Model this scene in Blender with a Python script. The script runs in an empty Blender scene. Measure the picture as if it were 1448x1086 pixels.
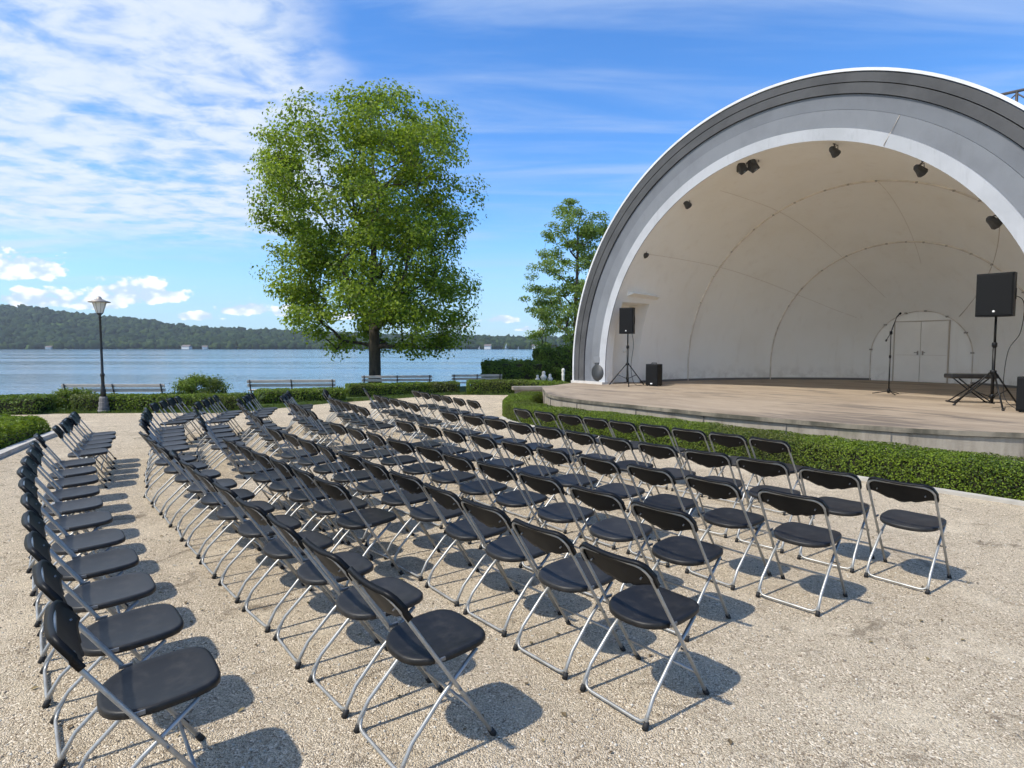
import bpy, bmesh, math, random
import numpy as np
from mathutils import Vector, Matrix, noise as mnoise

random.seed(7)
RNG = np.random.default_rng(11)
SC = bpy.context.scene
COL = SC.collection
PI = math.pi
rad = math.radians


# ------------------------------------------------------------------ materials
class NT:
    """small wrapper to write node graphs tersely"""
    def __init__(self, tree):
        self.t = tree
        self.n = tree.nodes
        self.l = tree.links

    def node(self, kind, **kw):
        nd = self.n.new(kind)
        for k, v in kw.items():
            setattr(nd, k, v)
        return nd

    def put(self, sock, v):
        if isinstance(v, bpy.types.NodeSocket):
            self.l.new(v, sock)
        elif v is not None:
            if isinstance(v, (tuple, list)) and len(v) == 3 and sock.type == 'RGBA':
                v = (*v, 1)
            sock.default_value = v

    def math(self, op, a, b=None, c=None, clamp=False):
        nd = self.node('ShaderNodeMath', operation=op, use_clamp=clamp)
        self.put(nd.inputs[0], a)
        if b is not None:
            self.put(nd.inputs[1], b)
        if c is not None:
            self.put(nd.inputs[2], c)
        return nd.outputs[0]

    def smooth(self, v, lo, hi, a=0.0, b=1.0):
        nd = self.node('ShaderNodeMapRange', interpolation_type='SMOOTHSTEP')
        self.put(nd.inputs['Value'], v)
        nd.inputs['From Min'].default_value = lo
        nd.inputs['From Max'].default_value = hi
        nd.inputs['To Min'].default_value = a
        nd.inputs['To Max'].default_value = b
        return nd.outputs[0]

    def noise(self, vec, scale, detail=4, rough=.55, dist=0.0, out='Fac'):
        nd = self.node('ShaderNodeTexNoise')
        if vec is not None:
            self.l.new(vec, nd.inputs['Vector'])
        nd.inputs['Scale'].default_value = scale
        nd.inputs['Detail'].default_value = detail
        nd.inputs['Roughness'].default_value = rough
        nd.inputs['Distortion'].default_value = dist
        return nd.outputs[out]

    def voronoi(self, vec, scale, feature='F1', out='Distance'):
        nd = self.node('ShaderNodeTexVoronoi', feature=feature)
        if vec is not None:
            self.l.new(vec, nd.inputs['Vector'])
        nd.inputs['Scale'].default_value = scale
        return nd.outputs[out]

    def mix(self, f, a, b, blend='MIX'):
        nd = self.node('ShaderNodeMix', data_type='RGBA', blend_type=blend)
        self.put(nd.inputs[0], f)
        self.put(nd.inputs[6], a)
        self.put(nd.inputs[7], b)
        return nd.outputs[2]

    def ramp(self, f, stops):
        nd = self.node('ShaderNodeValToRGB')
        self.put(nd.inputs[0], f)
        e = nd.color_ramp.elements
        while len(e) < len(stops):
            e.new(.5)
        for el, (p, c) in zip(e, stops):
            el.position = p
            el.color = (*c, 1)
        return nd.outputs[0]

    def mapping(self, vec, scale=(1, 1, 1), rot=(0, 0, 0), loc=(0, 0, 0)):
        nd = self.node('ShaderNodeMapping')
        self.l.new(vec, nd.inputs[0])
        nd.inputs['Scale'].default_value = scale
        nd.inputs['Rotation'].default_value = rot
        nd.inputs['Location'].default_value = loc
        return nd.outputs[0]

    def bump(self, h, strength=.3, dist=.01, normal=None):
        nd = self.node('ShaderNodeBump')
        self.l.new(h, nd.inputs['Height'])
        nd.inputs['Strength'].default_value = strength
        nd.inputs['Distance'].default_value = dist
        if normal is not None:
            self.l.new(normal, nd.inputs['Normal'])
        return nd.outputs[0]


def mat(name, color=(.5, .5, .5), rough=.6, metal=0.0, spec=.5):
    m = bpy.data.materials.new(name)
    m.use_nodes = True
    nt = NT(m.node_tree)
    b = nt.n['Principled BSDF']
    b.inputs['Base Color'].default_value = (*color, 1)
    b.inputs['Roughness'].default_value = rough
    b.inputs['Metallic'].default_value = metal
    b.inputs['Specular IOR Level'].default_value = spec
    nt.b = b
    nt.pos = nt.node('ShaderNodeNewGeometry').outputs['Position']
    nt.obj = nt.node('ShaderNodeTexCoord').outputs['Object']
    return m, nt


def worn(name, c, c2, scale=6, rough=.6, metal=0.0, bump=.1, bscale=60, bdist=.004, stretch=(1, 1, 1), lo=.35, hi=.7, rvar=.15, spec=.5):
    """a painted/worn surface: two tones mixed by noise, fine bump, roughness variation"""
    m, nt = mat(name, c, rough, metal, spec)
    v = nt.mapping(nt.obj, scale=stretch)
    f = nt.noise(v, scale, 6, .6)
    nt.l.new(nt.mix(nt.smooth(f, lo, hi), c, c2), nt.b.inputs['Base Color'])
    nt.l.new(nt.math('MULTIPLY_ADD', f, rvar, rough - rvar * .5), nt.b.inputs['Roughness'])
    if bump:
        nt.l.new(nt.bump(nt.noise(nt.obj, bscale, 5, .65), bump, bdist), nt.b.inputs['Normal'])
    return m


def leaf_mat(name, dark, light, trans=.28, rough=.5, brown=0):
    m, nt = mat(name, dark, rough, 0, .35)
    at = nt.node('ShaderNodeAttribute', attribute_name='rnd').outputs['Fac']
    big = nt.noise(nt.pos, 1.3, 3, .5)
    f = nt.math('ADD', nt.math('MULTIPLY', at, .65), nt.math('MULTIPLY', big, .45))
    c = nt.mix(nt.smooth(f, .2, .85), dark, light)
    if brown:
        pb = nt.math('ADD', nt.noise(nt.pos, .55, 3, .5), nt.math('MULTIPLY', at, .12))
        c = nt.mix(nt.smooth(pb, .58, .70, 0, brown), c, (.085, .062, .03))
    nt.l.new(c, nt.b.inputs['Base Color'])
    tr = nt.node('ShaderNodeBsdfTranslucent')
    nt.l.new(nt.mix(.4, c, (.34, .46, .03)), tr.inputs[0])
    ms = nt.node('ShaderNodeMixShader')
    ms.inputs[0].default_value = trans
    nt.l.new(nt.b.outputs[0], ms.inputs[1])
    nt.l.new(tr.outputs[0], ms.inputs[2])
    nt.l.new(ms.outputs[0], nt.n['Material Output'].inputs['Surface'])
    return m


MT = {}
MT['plastic'] = worn('black_plastic', (.015, .015, .0153), (.021, .021, .0212), 9, .47, 0, .06, 350, .001, spec=.32)
MT['plastic_back_shaded'] = worn('black_plastic_shaded', (.0065, .0065, .0068), (.010, .010, .0102), 9, .45, 0, .06, 350, .001, spec=.2)  # same plastic as the seats; the backs' shade is put into this darker colour
MT['tube'] = worn('grey_steel_tube', (.44, .44, .425), (.33, .33, .315), 14, .42, .55, 0)
MT['rubber'] = mat('black_rubber', (.012, .012, .012), .7)[0]
MT['bracket'] = mat('zinc_bracket', (.22, .22, .22), .45, .7)[0]
MT['black'] = worn('black_paint', (.004, .004, .0043), (.008, .008, .0083), 12, .45, 0, .05, 200, .001, spec=.3)
MT['grille'] = worn('speaker_grille', (.0035, .0038, .0045), (.006, .0064, .0072), 40, .6, 0, .5, 420, .002, spec=.25)
MT['vinyl'] = worn('black_vinyl', (.012, .012, .013), (.02, .02, .02), 20, .38, 0, .1, 180, .002)
MT['chrome'] = mat('chrome', (.7, .7, .7), .15, 1)[0]
MT['badge'] = mat('white_badge', (.8, .8, .8), .4)[0]
MT['cream'] = worn('cream_stucco', (.91, .89, .84), (.87, .84, .775), .55, .72, 0, .22, 55, .006, lo=.4, hi=.75)
MT['cream_door'] = worn('cream_door_paint', (.90, .865, .80), (.84, .805, .74), 1.2, .6, 0, .1, 40, .004)
MT['seam'] = mat('seam_sealant', (.56, .49, .41), .8)[0]
MT['rib'] = worn('rib_conduit', (.78, .71, .62), (.55, .49, .42), 3, .6, 0, 0)
MT['clip'] = mat('metal_clip', (.34, .31, .27), .6)[0]
MT['trim_white'] = worn('white_trim_paint', (.50, .515, .545), (.42, .435, .46), 1.1, .5, 0, .08, 30, .006)
MT['band_grey'] = worn('grey_fascia_paint', (.175, .188, .21), (.14, .15, .17), .9, .55, 0, .1, 25, .006)
MT['band_grey_light'] = worn('light_grey_fascia_paint', (.215, .228, .25), (.175, .185, .205), .9, .5, 0, .1, 25, .006)
MT['band_dark'] = worn('dark_grey_fascia', (.092, .092, .095), (.06, .06, .062), 1.3, .5, 0, .1, 25, .006)
MT['flashing'] = worn('white_metal_flashing', (.82, .82, .83), (.68, .69, .7), 2, .38, .1, .05, 20, .005)
MT['plinth'] = worn('pale_plinth', (.62, .60, .57), (.48, .46, .43), 2, .75, 0, .2, 50, .004)
MT['skirt'] = mat('dark_skirting', (.16, .15, .14), .7)[0]
MT['white_paint'] = worn('white_wall_paint', (.78, .76, .72), (.7, .67, .62), 2, .6, 0, .1, 60, .003)
MT['kerb'] = worn('kerb_concrete', (.52, .49, .44), (.38, .36, .32), 3, .85, 0, .35, 45, .006)
MT['ledge'] = worn('stone_ledge', (.27, .24, .20), (.18, .16, .13), 3, .85, 0, .35, 45, .006)
MT['bench_wood'] = worn('weathered_bench_wood', (.58, .51, .45), (.42, .36, .315), 5, .7, 0, .3, 60, .004, (1, 8, 8))
MT['bench_metal'] = mat('bench_iron', (.05, .045, .042), .55, .4)[0]
MT['lamp_iron'] = worn('black_lamp_iron', (.018, .021, .022), (.03, .032, .032), 10, .45, .2, .1, 90, .002)
MT['lamp_stone'] = worn('lamp_base_stone', (.21, .20, .19), (.12, .115, .11), 6, .85, 0, .5, 40, .008)
MT['lamp_cap'] = mat('lamp_cap_metal', (.30, .27, .24), .5, .3)[0]
MT['bark'] = worn('tree_bark', (.085, .066, .050), (.035, .028, .022), 7, .9, 0, .8, 16, .03, (1, 1, .25))
MT['white_stone'] = worn('white_stone', (.72, .7, .66), (.5, .48, .45), 8, .8, 0, .3, 50, .004)
MT['roof_red'] = mat('house_roof', (.16, .13, .12), .8)[0]
MT['sail'] = mat('sail_cloth', (.8, .8, .78), .7)[0]
MT['steel_dark'] = worn('dark_structural_steel', (.06, .06, .065), (.1, .075, .06), 5, .6, .4, .1, 60, .003)
MT['spot'] = worn('spotlight_grey', (.035, .034, .032), (.06, .058, .054), 8, .5, 0, .05, 90, .002)
MT['cable'] = mat('black_cable', (.015, .015, .016), .5)[0]
MT['fan_grey'] = mat('grey_enamel', (.035, .038, .042), .5)[0]

m, nt = mat('milky_lamp_glass', (.82, .80, .74), .25)
nt.b.inputs['Transmission Weight'].default_value = .12
MT['lamp_glass'] = m

MT['leaf_tree'] = leaf_mat('tree_leaf', (.060, .118, .012), (.315, .405, .026), .56)
MT['leaf_tree_pale'] = leaf_mat('pale_tree_leaf', (.085, .155, .035), (.250, .340, .065), .55)
MT['leaf_hedge'] = leaf_mat('boxwood_leaf', (.024, .056, .008), (.190, .270, .020), .30, brown=.5)
MT['leaf_hedge_dark'] = leaf_mat('dark_hedge_leaf', (.022, .056, .009), (.150, .230, .026), .28)
MT['leaf_juniper'] = leaf_mat('juniper_needle', (.050, .100, .008), (.240, .320, .024), .33)
MT['leaf_grass'] = leaf_mat('grass_blade', (.045, .085, .016), (.105, .155, .03), .3)
MT['twig'] = worn('hedge_twigs', (.018, .020, .008), (.034, .030, .014), 20, .95, 0, .6, 60, .02)

m_ = MT['plastic']
nt = NT(m_.node_tree)
bsdf = nt.n['Principled BSDF']
old = bsdf.inputs['Base Color'].links[0].from_socket
rnd = nt.node('ShaderNodeObjectInfo').outputs['Random']
oc = nt.node('ShaderNodeTexCoord').outputs['Object']
dust = nt.smooth(nt.noise(oc, 11, 6, .7), .45, .8, 0, .16)
f_ = nt.node('ShaderNodeMix', data_type='RGBA', blend_type='MULTIPLY')
f_.inputs[0].default_value = 1
nt.l.new(old, f_.inputs[6])
cb = nt.node('ShaderNodeCombineColor')
vv = nt.math('MULTIPLY_ADD', rnd, .9, .6)
for q in range(3):
    nt.l.new(vv, cb.inputs[q])
nt.l.new(cb.outputs[0], f_.inputs[7])
nt.l.new(nt.mix(dust, f_.outputs[2], (.16, .14, .115)), bsdf.inputs['Base Color'])

# gravel
m, nt = mat('gravel', (.4, .36, .3), .93, 0, .2)
v = nt.pos
peb = nt.node('ShaderNodeTexVoronoi')
nt.l.new(v, peb.inputs['Vector'])
peb.inputs['Scale'].default_value = 120
peb2 = nt.node('ShaderNodeTexVoronoi')
nt.l.new(v, peb2.inputs['Vector'])
peb2.inputs['Scale'].default_value = 240
sep = nt.node('ShaderNodeSeparateColor')
nt.l.new(peb.outputs['Color'], sep.inputs[0])
c = nt.ramp(sep.outputs[0], [(0, (.15, .122, .09)), (.3, (.34, .29, .225)), (.7, (.49, .435, .355)), (1, (.70, .66, .59))])
sep2 = nt.node('ShaderNodeSeparateColor')
nt.l.new(peb2.outputs['Color'], sep2.inputs[0])
c2 = nt.ramp(sep2.outputs[1], [(0, (.19, .16, .12)), (.5, (.41, .36, .285)), (1, (.64, .59, .50))])
pick = nt.smooth(nt.noise(v, 30, 3), .42, .58)
c = nt.mix(pick, c, c2)
big = nt.noise(v, .55, 5, .6)
mid = nt.noise(v, 4.2, 6, .68, .6)
c = nt.mix(nt.smooth(big, .45, .70, 0, .28), c, (.27, .225, .17))
c = nt.mix(nt.smooth(mid, .57, .70, 0, .55), c, (.22, .185, .14))
scuff = nt.noise(nt.mapping(v, scale=(1.0, 1.0, 1), rot=(0, 0, rad(40))), 2.3, 8, .72, .9)
c = nt.mix(nt.smooth(scuff, .56, .68, 0, .70), c, (.13, .108, .083))
drag = nt.noise(nt.mapping(v, scale=(.5, 4.5, 1), rot=(0, 0, rad(-52))), 1.3, 6, .65, .4)
c = nt.mix(nt.smooth(drag, .58, .72, 0, .35), c, (.24, .20, .155))
c = nt.mix(nt.smooth(nt.noise(v, 1.7, 5, .6, .3), .52, .66, 0, .32), c, (.60, .55, .46))
c = nt.mix(1.0, c, (1.49, 1.39, 1.235), 'MULTIPLY')
nt.l.new(c, nt.b.inputs['Base Color'])
h = nt.math('ADD', nt.math('MULTIPLY', peb.outputs['Distance'], -1.0), nt.math('MULTIPLY', peb2.outputs['Distance'], -.55))
h = nt.math('ADD', h, nt.math('MULTIPLY', nt.noise(v, 22, 4, .6), .9))
b1 = nt.bump(h, 1.0, .012)
b2 = nt.bump(nt.noise(v, 3.0, 4, .6), .5, .05, b1)
nt.l.new(b2, nt.b.inputs['Normal'])
MT['gravel'] = m

m, nt = mat('lawn_soil', (.06, .09, .02), .95, 0, .1)
c = nt.mix(nt.noise(nt.pos, 2.2, 6, .7), (.035, .06, .014), (.10, .14, .035))
nt.l.new(c, nt.b.inputs['Base Color'])
nt.l.new(nt.bump(nt.noise(nt.pos, 40, 4, .7), .8, .03), nt.b.inputs['Normal'])
MT['lawn'] = m

m, nt = mat('lake_water', (.030, .095, .135), .10, 0, .5)
nt.b.inputs['IOR'].default_value = 1.33
v = nt.mapping(nt.pos, scale=(.35, 1, 1))
w1 = nt.noise(v, .55, 5, .62, .3)
w2 = nt.noise(nt.mapping(nt.pos, scale=(.10, 1, 1)), .05, 4, .6)
w3 = nt.noise(nt.mapping(nt.pos, scale=(.5, 1, 1)), 2.6, 4, .6)
h = nt.math('ADD', nt.math('MULTIPLY', w1, 1.0), nt.math('MULTIPLY', w3, .22))
nt.l.new(nt.bump(h, .40, .20), nt.b.inputs['Normal'])
nt.l.new(nt.smooth(w2, .35, .68, .07, .22), nt.b.inputs['Roughness'])
nt.l.new(nt.mix(nt.smooth(w2, .35, .65), (.020, .085, .150), (.045, .120, .190)), nt.b.inputs['Base Color'])
MT['water'] = m

m, nt = mat('hill_ground', (.03, .06, .02), .95, 0, .1)
nt.l.new(nt.mix(nt.smooth(nt.noise(nt.pos, .012, 4), .4, .6), (.022, .045, .014), (.06, .10, .025)), nt.b.inputs['Base Color'])
MT['hill'] = m
m, nt = mat('far_tree_crowns', (.03, .06, .02), .9, 0, .15)
at = nt.node('ShaderNodeAttribute', attribute_name='rnd').outputs['Fac']
f = nt.math('ADD', nt.math('MULTIPLY', at, .6), nt.math('MULTIPLY', nt.noise(nt.pos, .012, 3), .5))
nt.l.new(nt.ramp(f, [(.2, (.010, .024, .010)), (.55, (.022, .046, .014)), (.95, (.060, .092, .024))]), nt.b.inputs['Base Color'])
nt.l.new(nt.bump(nt.noise(nt.pos, .55, 4, .7), 1.0, 2.2), nt.b.inputs['Normal'])
MT['far_crown'] = m

nt = NT(MT['cream'].node_tree)
bsdf = nt.n['Principled BSDF']
old = bsdf.inputs['Base Color'].links[0].from_socket
oc = nt.node('ShaderNodeTexCoord').outputs['Object']
stk = nt.noise(nt.mapping(oc, scale=(2.4, 2.4, .22)), 1.6, 7, .68, .15)
c = nt.mix(nt.smooth(stk, .52, .74, 0, .18), old, (.60, .53, .44))
blot = nt.noise(oc, 2.2, 6, .7, .5)
c = nt.mix(nt.smooth(blot, .60, .72, 0, .12), c, (.66, .60, .52))
nt.l.new(c, bsdf.inputs['Base Color'])
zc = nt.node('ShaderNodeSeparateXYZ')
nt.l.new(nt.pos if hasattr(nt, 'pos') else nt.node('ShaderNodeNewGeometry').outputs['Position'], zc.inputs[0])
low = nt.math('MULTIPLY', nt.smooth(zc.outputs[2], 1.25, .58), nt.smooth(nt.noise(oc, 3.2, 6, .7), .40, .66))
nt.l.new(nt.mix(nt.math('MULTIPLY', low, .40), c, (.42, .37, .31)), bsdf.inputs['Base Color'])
for kk in ('trim_white', 'band_grey', 'band_grey_light', 'band_dark'):
    nt = NT(MT[kk].node_tree)
    bsdf = nt.n['Principled BSDF']
    old = bsdf.inputs['Base Color'].links[0].from_socket
    oc = nt.node('ShaderNodeTexCoord').outputs['Object']
    stk = nt.noise(nt.mapping(oc, scale=(2.6, 2.6, .5)), 2.4, 7, .7, .2)
    c = nt.mix(nt.smooth(stk, .52, .74, 0, .20), old, (.10, .10, .10))
    nt.l.new(c, bsdf.inputs['Base Color'])

# stage boards / concrete
m, nt = mat('stage_floor', (.45, .36, .26), .7, 0, .3)
v = nt.mapping(nt.pos, rot=(0, 0, rad(-36)))
st = nt.noise(nt.mapping(v, scale=(1.5, .42, 1)), 1.15, 7, .68, .6)
fine = nt.noise(nt.mapping(v, scale=(9, 1, 1)), 3, 5, .6)
c = nt.ramp(st, [(.25, (.13, .102, .076)), (.40, (.26, .205, .15)), (.58, (.36, .288, .212)), (.85, (.44, .362, .275))])
c = nt.mix(nt.smooth(fine, .45, .7, 0, .35), c, (.36, .28, .20))
c = nt.mix(nt.smooth(nt.noise(nt.mapping(v, scale=(1.7, .5, 1)), .6, 5, .7, .8), .52, .66, 0, .75), c, (.115, .095, .08))
nt.l.new(c, nt.b.inputs['Base Color'])
nt.l.new(nt.bump(fine, .2, .006), nt.b.inputs['Normal'])
MT['stage_floor'] = m

m, nt = mat('stage_concrete', (.36, .33, .28), .9, 0, .2)
st = nt.noise(nt.mapping(nt.pos, scale=(1.5, 1.5, .35)), 2.6, 6, .7, .2)
c = nt.ramp(st, [(.25, (.10, .088, .07)), (.45, (.30, .265, .215)), (.8, (.46, .415, .345))])
c = nt.mix(nt.smooth(nt.noise(nt.pos, .9, 4), .55, .7, 0, .55), c, (.19, .19, .12))
nt.l.new(c, nt.b.inputs['Base Color'])
nt.l.new(nt.bump(nt.noise(nt.pos, 38, 5, .7), .5, .01), nt.b.inputs['Normal'])
MT['stage_wall'] = m


MT['stage_edge'] = worn('stained_edge_concrete', (.27, .235, .18), (.085, .078, .058), 1.6, .9, 0, .5, 40, .01, (1.2, 1.2, .6), lo=.36, hi=.62)


# ------------------------------------------------------------------ mesh building
class MB:
    def __init__(self):
        self.v = []
        self.f = []
        self.mi = []
        self.sm = []

    def add(self, verts, faces, mi=0, smooth=False):
        o = len(self.v)
        self.v += [tuple(p) for p in verts]
        for f in faces:
            self.f.append(tuple(i + o for i in f))
            self.mi.append(mi)
            self.sm.append(smooth)
        return self

    def box(self, c, s, rz=0, mi=0, bev=0.0, M=None):
        bm = bmesh.new()
        bmesh.ops.create_cube(bm, size=1)
        bmesh.ops.scale(bm, vec=s, verts=bm.verts)
        if bev:
            bmesh.ops.bevel(bm, geom=bm.edges[:], offset=bev, segments=2, affect='EDGES', profile=.6)
        X = Matrix.Translation(c) @ (M if M is not None else Matrix.Rotation(rz, 4, 'Z'))
        bm.transform(X)
        bm.verts.ensure_lookup_table()
        self.add([v.co[:] for v in bm.verts], [[v.index for v in f.verts] for f in bm.faces], mi, False)
        bm.free()
        return self

    def tube(self, pts, r, n=8, mi=0, cap=True, closed=False):
        pts = [Vector(p) for p in pts]
        rr = r if isinstance(r, (list, tuple)) else [r] * len(pts)
        m_ = len(pts)
        vs, fs = [], []
        up = None
        for i, p in enumerate(pts):
            if closed:
                d = pts[(i + 1) % m_] - pts[i - 1]
            else:
                d = pts[min(i + 1, m_ - 1)] - pts[max(i - 1, 0)]
            d.normalize()
            if up is None:
                up = Vector((0, 0, 1)) if abs(d.z) < .9 else Vector((1, 0, 0))
            x = up - d * up.dot(d)
            if x.length < 1e-5:
                x = d.orthogonal()
            x.normalize()
            up = x
            y = d.cross(x)
            for k in range(n):
                a = 2 * PI * k / n
                vs.append(p + (x * math.cos(a) + y * math.sin(a)) * rr[i])
        segs = m_ if closed else m_ - 1
        for i in range(segs):
            for k in range(n):
                a, b = i * n + k, i * n + (k + 1) % n
                c, d = ((i + 1) % m_) * n + (k + 1) % n, ((i + 1) % m_) * n + k
                fs.append((a, b, c, d))
        if cap and not closed:
            fs.append(tuple(range(n))[::-1])
            fs.append(tuple((m_ - 1) * n + k for k in range(n)))
        return self.add(vs, fs, mi, True)

    def lathe(self, prof, c=(0, 0, 0), n=16, mi=0, smooth=True, M=None):
        vs, fs = [], []
        for (r, z) in prof:
            for k in range(n):
                a = 2 * PI * k / n
                p = Vector((r * math.cos(a), r * math.sin(a), z))
                if M is not None:
                    p = M @ p
                vs.append((p.x + c[0], p.y + c[1], p.z + c[2]))
        for i in range(len(prof) - 1):
            for k in range(n):
                fs.append((i * n + k, i * n + (k + 1) % n, (i + 1) * n + (k + 1) % n, (i + 1) * n + k))
        fs.append(tuple(range(n))[::-1])
        fs.append(tuple((len(prof) - 1) * n + k for k in range(n)))
        return self.add(vs, fs, mi, smooth)

    def prism(self, poly, z0, z1, mi=0, bottom=True):
        n = len(poly)
        vs = [(x, y, z0) for x, y in poly] + [(x, y, z1) for x, y in poly]
        fs = [(i, (i + 1) % n, n + (i + 1) % n, n + i) for i in range(n)] + [tuple(range(n, 2 * n))]
        if bottom:
            fs.append(tuple(range(n))[::-1])
        return self.add(vs, fs, mi, False)

    def build(self, name, mats, parent=None, loc=(0, 0, 0), rz=0):
        me = bpy.data.meshes.new(name)
        me.from_pydata(self.v, [], self.f)
        for m in (mats if isinstance(mats, (list, tuple)) else [mats]):
            me.materials.append(m)
        me.polygons.foreach_set('material_index', self.mi)
        me.polygons.foreach_set('use_smooth', self.sm)
        me.update()
        o = bpy.data.objects.new(name, me)
        COL.objects.link(o)
        o.location = loc
        o.rotation_euler = (0, 0, rz)
        if parent is not None:
            o.parent = parent
        return o


def np_mesh(name, V, T, mats, rnd=None, mi=None, smooth=False, parent=None):
    """triangle mesh from numpy arrays, optional per-vertex random attribute"""
    me = bpy.data.meshes.new(name)
    nv, nf = len(V), len(T)
    me.vertices.add(nv)
    me.vertices.foreach_set('co', np.asarray(V, np.float32).ravel())
    me.loops.add(nf * 3)
    me.loops.foreach_set('vertex_index', np.asarray(T, np.int32).ravel())
    me.polygons.add(nf)
    me.polygons.foreach_set('loop_start', np.arange(0, nf * 3, 3, dtype=np.int32))
    me.polygons.foreach_set('loop_total', np.full(nf, 3, np.int32))
    for m in (mats if isinstance(mats, (list, tuple)) else [mats]):
        me.materials.append(m)
    if mi is not None:
        me.polygons.foreach_set('material_index', np.asarray(mi, np.int32))
    me.polygons.foreach_set('use_smooth', np.full(nf, smooth, bool))
    if rnd is not None:
        at = me.attributes.new('rnd', 'FLOAT', 'POINT')
        at.data.foreach_set('value', np.asarray(rnd, np.float32))
    me.update(calc_edges=True)
    me.validate()
    o = bpy.data.objects.new(name, me)
    COL.objects.link(o)
    if parent is not None:
        o.parent = parent
    return o


def leaves(P, N, size, aspect=.62, fold=.16, jit=.6, along=None):
    """folded four-point leaves at P facing N; returns verts, tris, rnd"""
    n = len(P)
    N = N + RNG.normal(0, jit, (n, 3))
    N /= np.linalg.norm(N, axis=1, keepdims=True) + 1e-9
    R = RNG.normal(0, 1, (n, 3)) if along is None else along + RNG.normal(0, .35, (n, 3))
    Tn = R - N * (R * N).sum(1, keepdims=True)
    Tn /= np.linalg.norm(Tn, axis=1, keepdims=True) + 1e-9
    B = np.cross(N, Tn)
    s = (size * RNG.uniform(.65, 1.3, n))[:, None]
    V = np.stack([P - Tn * s * .5, P + B * s * aspect * .5 + N * s * fold, P + Tn * s * .5,
                  P - B * s * aspect * .5 + N * s * fold], 1).reshape(-1, 3)
    i = np.arange(n)[:, None] * 4
    T = np.concatenate([i + [0, 1, 2], i + [0, 2, 3]], 1).reshape(-1, 3)
    return V, T, np.repeat(RNG.random(n), 4)


def tag(o, label=None, cat=None, group=None, kind=None):
    if label:
        o['label'] = label
    if cat:
        o['category'] = cat
    if group:
        o['group'] = group
    if kind:
        o['kind'] = kind
    return o


def thing(name, label, cat, loc=(0, 0, 0), rz=0, group=None):
    o = bpy.data.objects.new(name, None)
    COL.objects.link(o)
    o.location = loc
    o.rotation_euler = (0, 0, rz)
    o.empty_display_size = .2
    return tag(o, label, cat, group)


def copy_tree(o, parent=None):
    c = o.copy()
    COL.objects.link(c)
    c.parent = parent
    for ch in list(o.children):
        copy_tree(ch, c)
    return c


def smoothline(pts, n=8, closed=False):
    """Catmull-Rom through points"""
    P = [Vector(p) for p in pts]
    out = []
    m_ = len(P)
    rng = range(m_ if closed else m_ - 1)
    for i in rng:
        p0 = P[(i - 1) % m_] if closed or i > 0 else P[0] * 2 - P[1]
        p1, p2 = P[i], P[(i + 1) % m_]
        p3 = P[(i + 2) % m_] if closed or i + 2 < m_ else P[-1] * 2 - P[-2]
        for k in range(n):
            t = k / n
            out.append(.5 * ((2 * p1) + (p2 - p0) * t + (2 * p0 - 5 * p1 + 4 * p2 - p3) * t * t + (3 * p1 - p0 - 3 * p2 + p3) * t ** 3))
    if not closed:
        out.append(P[-1])
    return out


# ------------------------------------------------------------------ camera
CAM_H = 1.78
cam = bpy.data.objects.new('camera', bpy.data.cameras.new('camera'))
COL.objects.link(cam)
cam.location = (0, 0, CAM_H)
cam.rotation_euler = (PI / 2 - math.atan(52 / 830), 0, 0)
cam.data.sensor_width = 36
cam.data.lens = 36 * 830 / 1448
cam.data.clip_start = .05
cam.data.clip_end = 30000
SC.camera = cam

# ------------------------------------------------------------------ light and sky
SUN_AZ, SUN_EL = rad(25), rad(56)
sun_travel = Vector((math.cos(SUN_AZ) * math.cos(SUN_EL), math.sin(SUN_AZ) * math.cos(SUN_EL), -math.sin(SUN_EL)))
sl = bpy.data.lights.new('sun', 'SUN')
sl.energy = 2.15
sl.angle = rad(1.3)
sl.color = (1.0, .945, .85)
sun = bpy.data.objects.new('sun', sl)
COL.objects.link(sun)
sun.rotation_euler = sun_travel.to_track_quat('-Z', 'Y').to_euler()
sun.location = (-20, -10, 30)

world = bpy.data.worlds.new('World')
SC.world = world
world.use_nodes = True
wt = NT(world.node_tree)
bg = wt.n['Background']
sky = wt.node('ShaderNodeTexSky', sky_type='NISHITA')
sky.sun_disc = False
sky.sun_elevation = SUN_EL
sky.sun_rotation = math.atan2(-sun_travel.x, -sun_travel.y)
sky.altitude = 200
sky.air_density = 1.0
sky.dust_density = .35
sky.ozone_density = 2.2
hs = wt.node('ShaderNodeHueSaturation')
hs.inputs['Saturation'].default_value = 1.24
hs.inputs['Value'].default_value = 1.0
wt.l.new(sky.outputs[0], hs.inputs['Color'])
skyc = wt.mix(1.0, hs.outputs[0], (.63, .785, .945), 'MULTIPLY')
D = wt.node('ShaderNodeTexCoord').outputs['Generated']
sx = wt.node('ShaderNodeSeparateXYZ')
wt.l.new(D, sx.inputs[0])
dx, dy, dz = sx.outputs
zz = wt.math('MAXIMUM', dz, .012)
# high cloud sheet seen in plan: direction projected on a plane overhead
px = wt.math('DIVIDE', dx, wt.math('ADD', zz, .06))
py = wt.math('DIVIDE', dy, wt.math('ADD', zz, .06))
cv = wt.node('ShaderNodeCombineXYZ')
wt.put(cv.inputs[0], px)
wt.put(cv.inputs[1], py)
plane = cv.outputs[0]
az = wt.math('DIVIDE', dx, wt.math('MAXIMUM', dy, .05))          # tan of azimuth
el = wt.math('DIVIDE', dz, wt.math('MAXIMUM', dy, .05))
n_rag = wt.noise(plane, 1.1, 5, .6)
azr = wt.math('ADD', az, wt.math('MULTIPLY', wt.math('SUBTRACT', n_rag, .5), .34))
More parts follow.
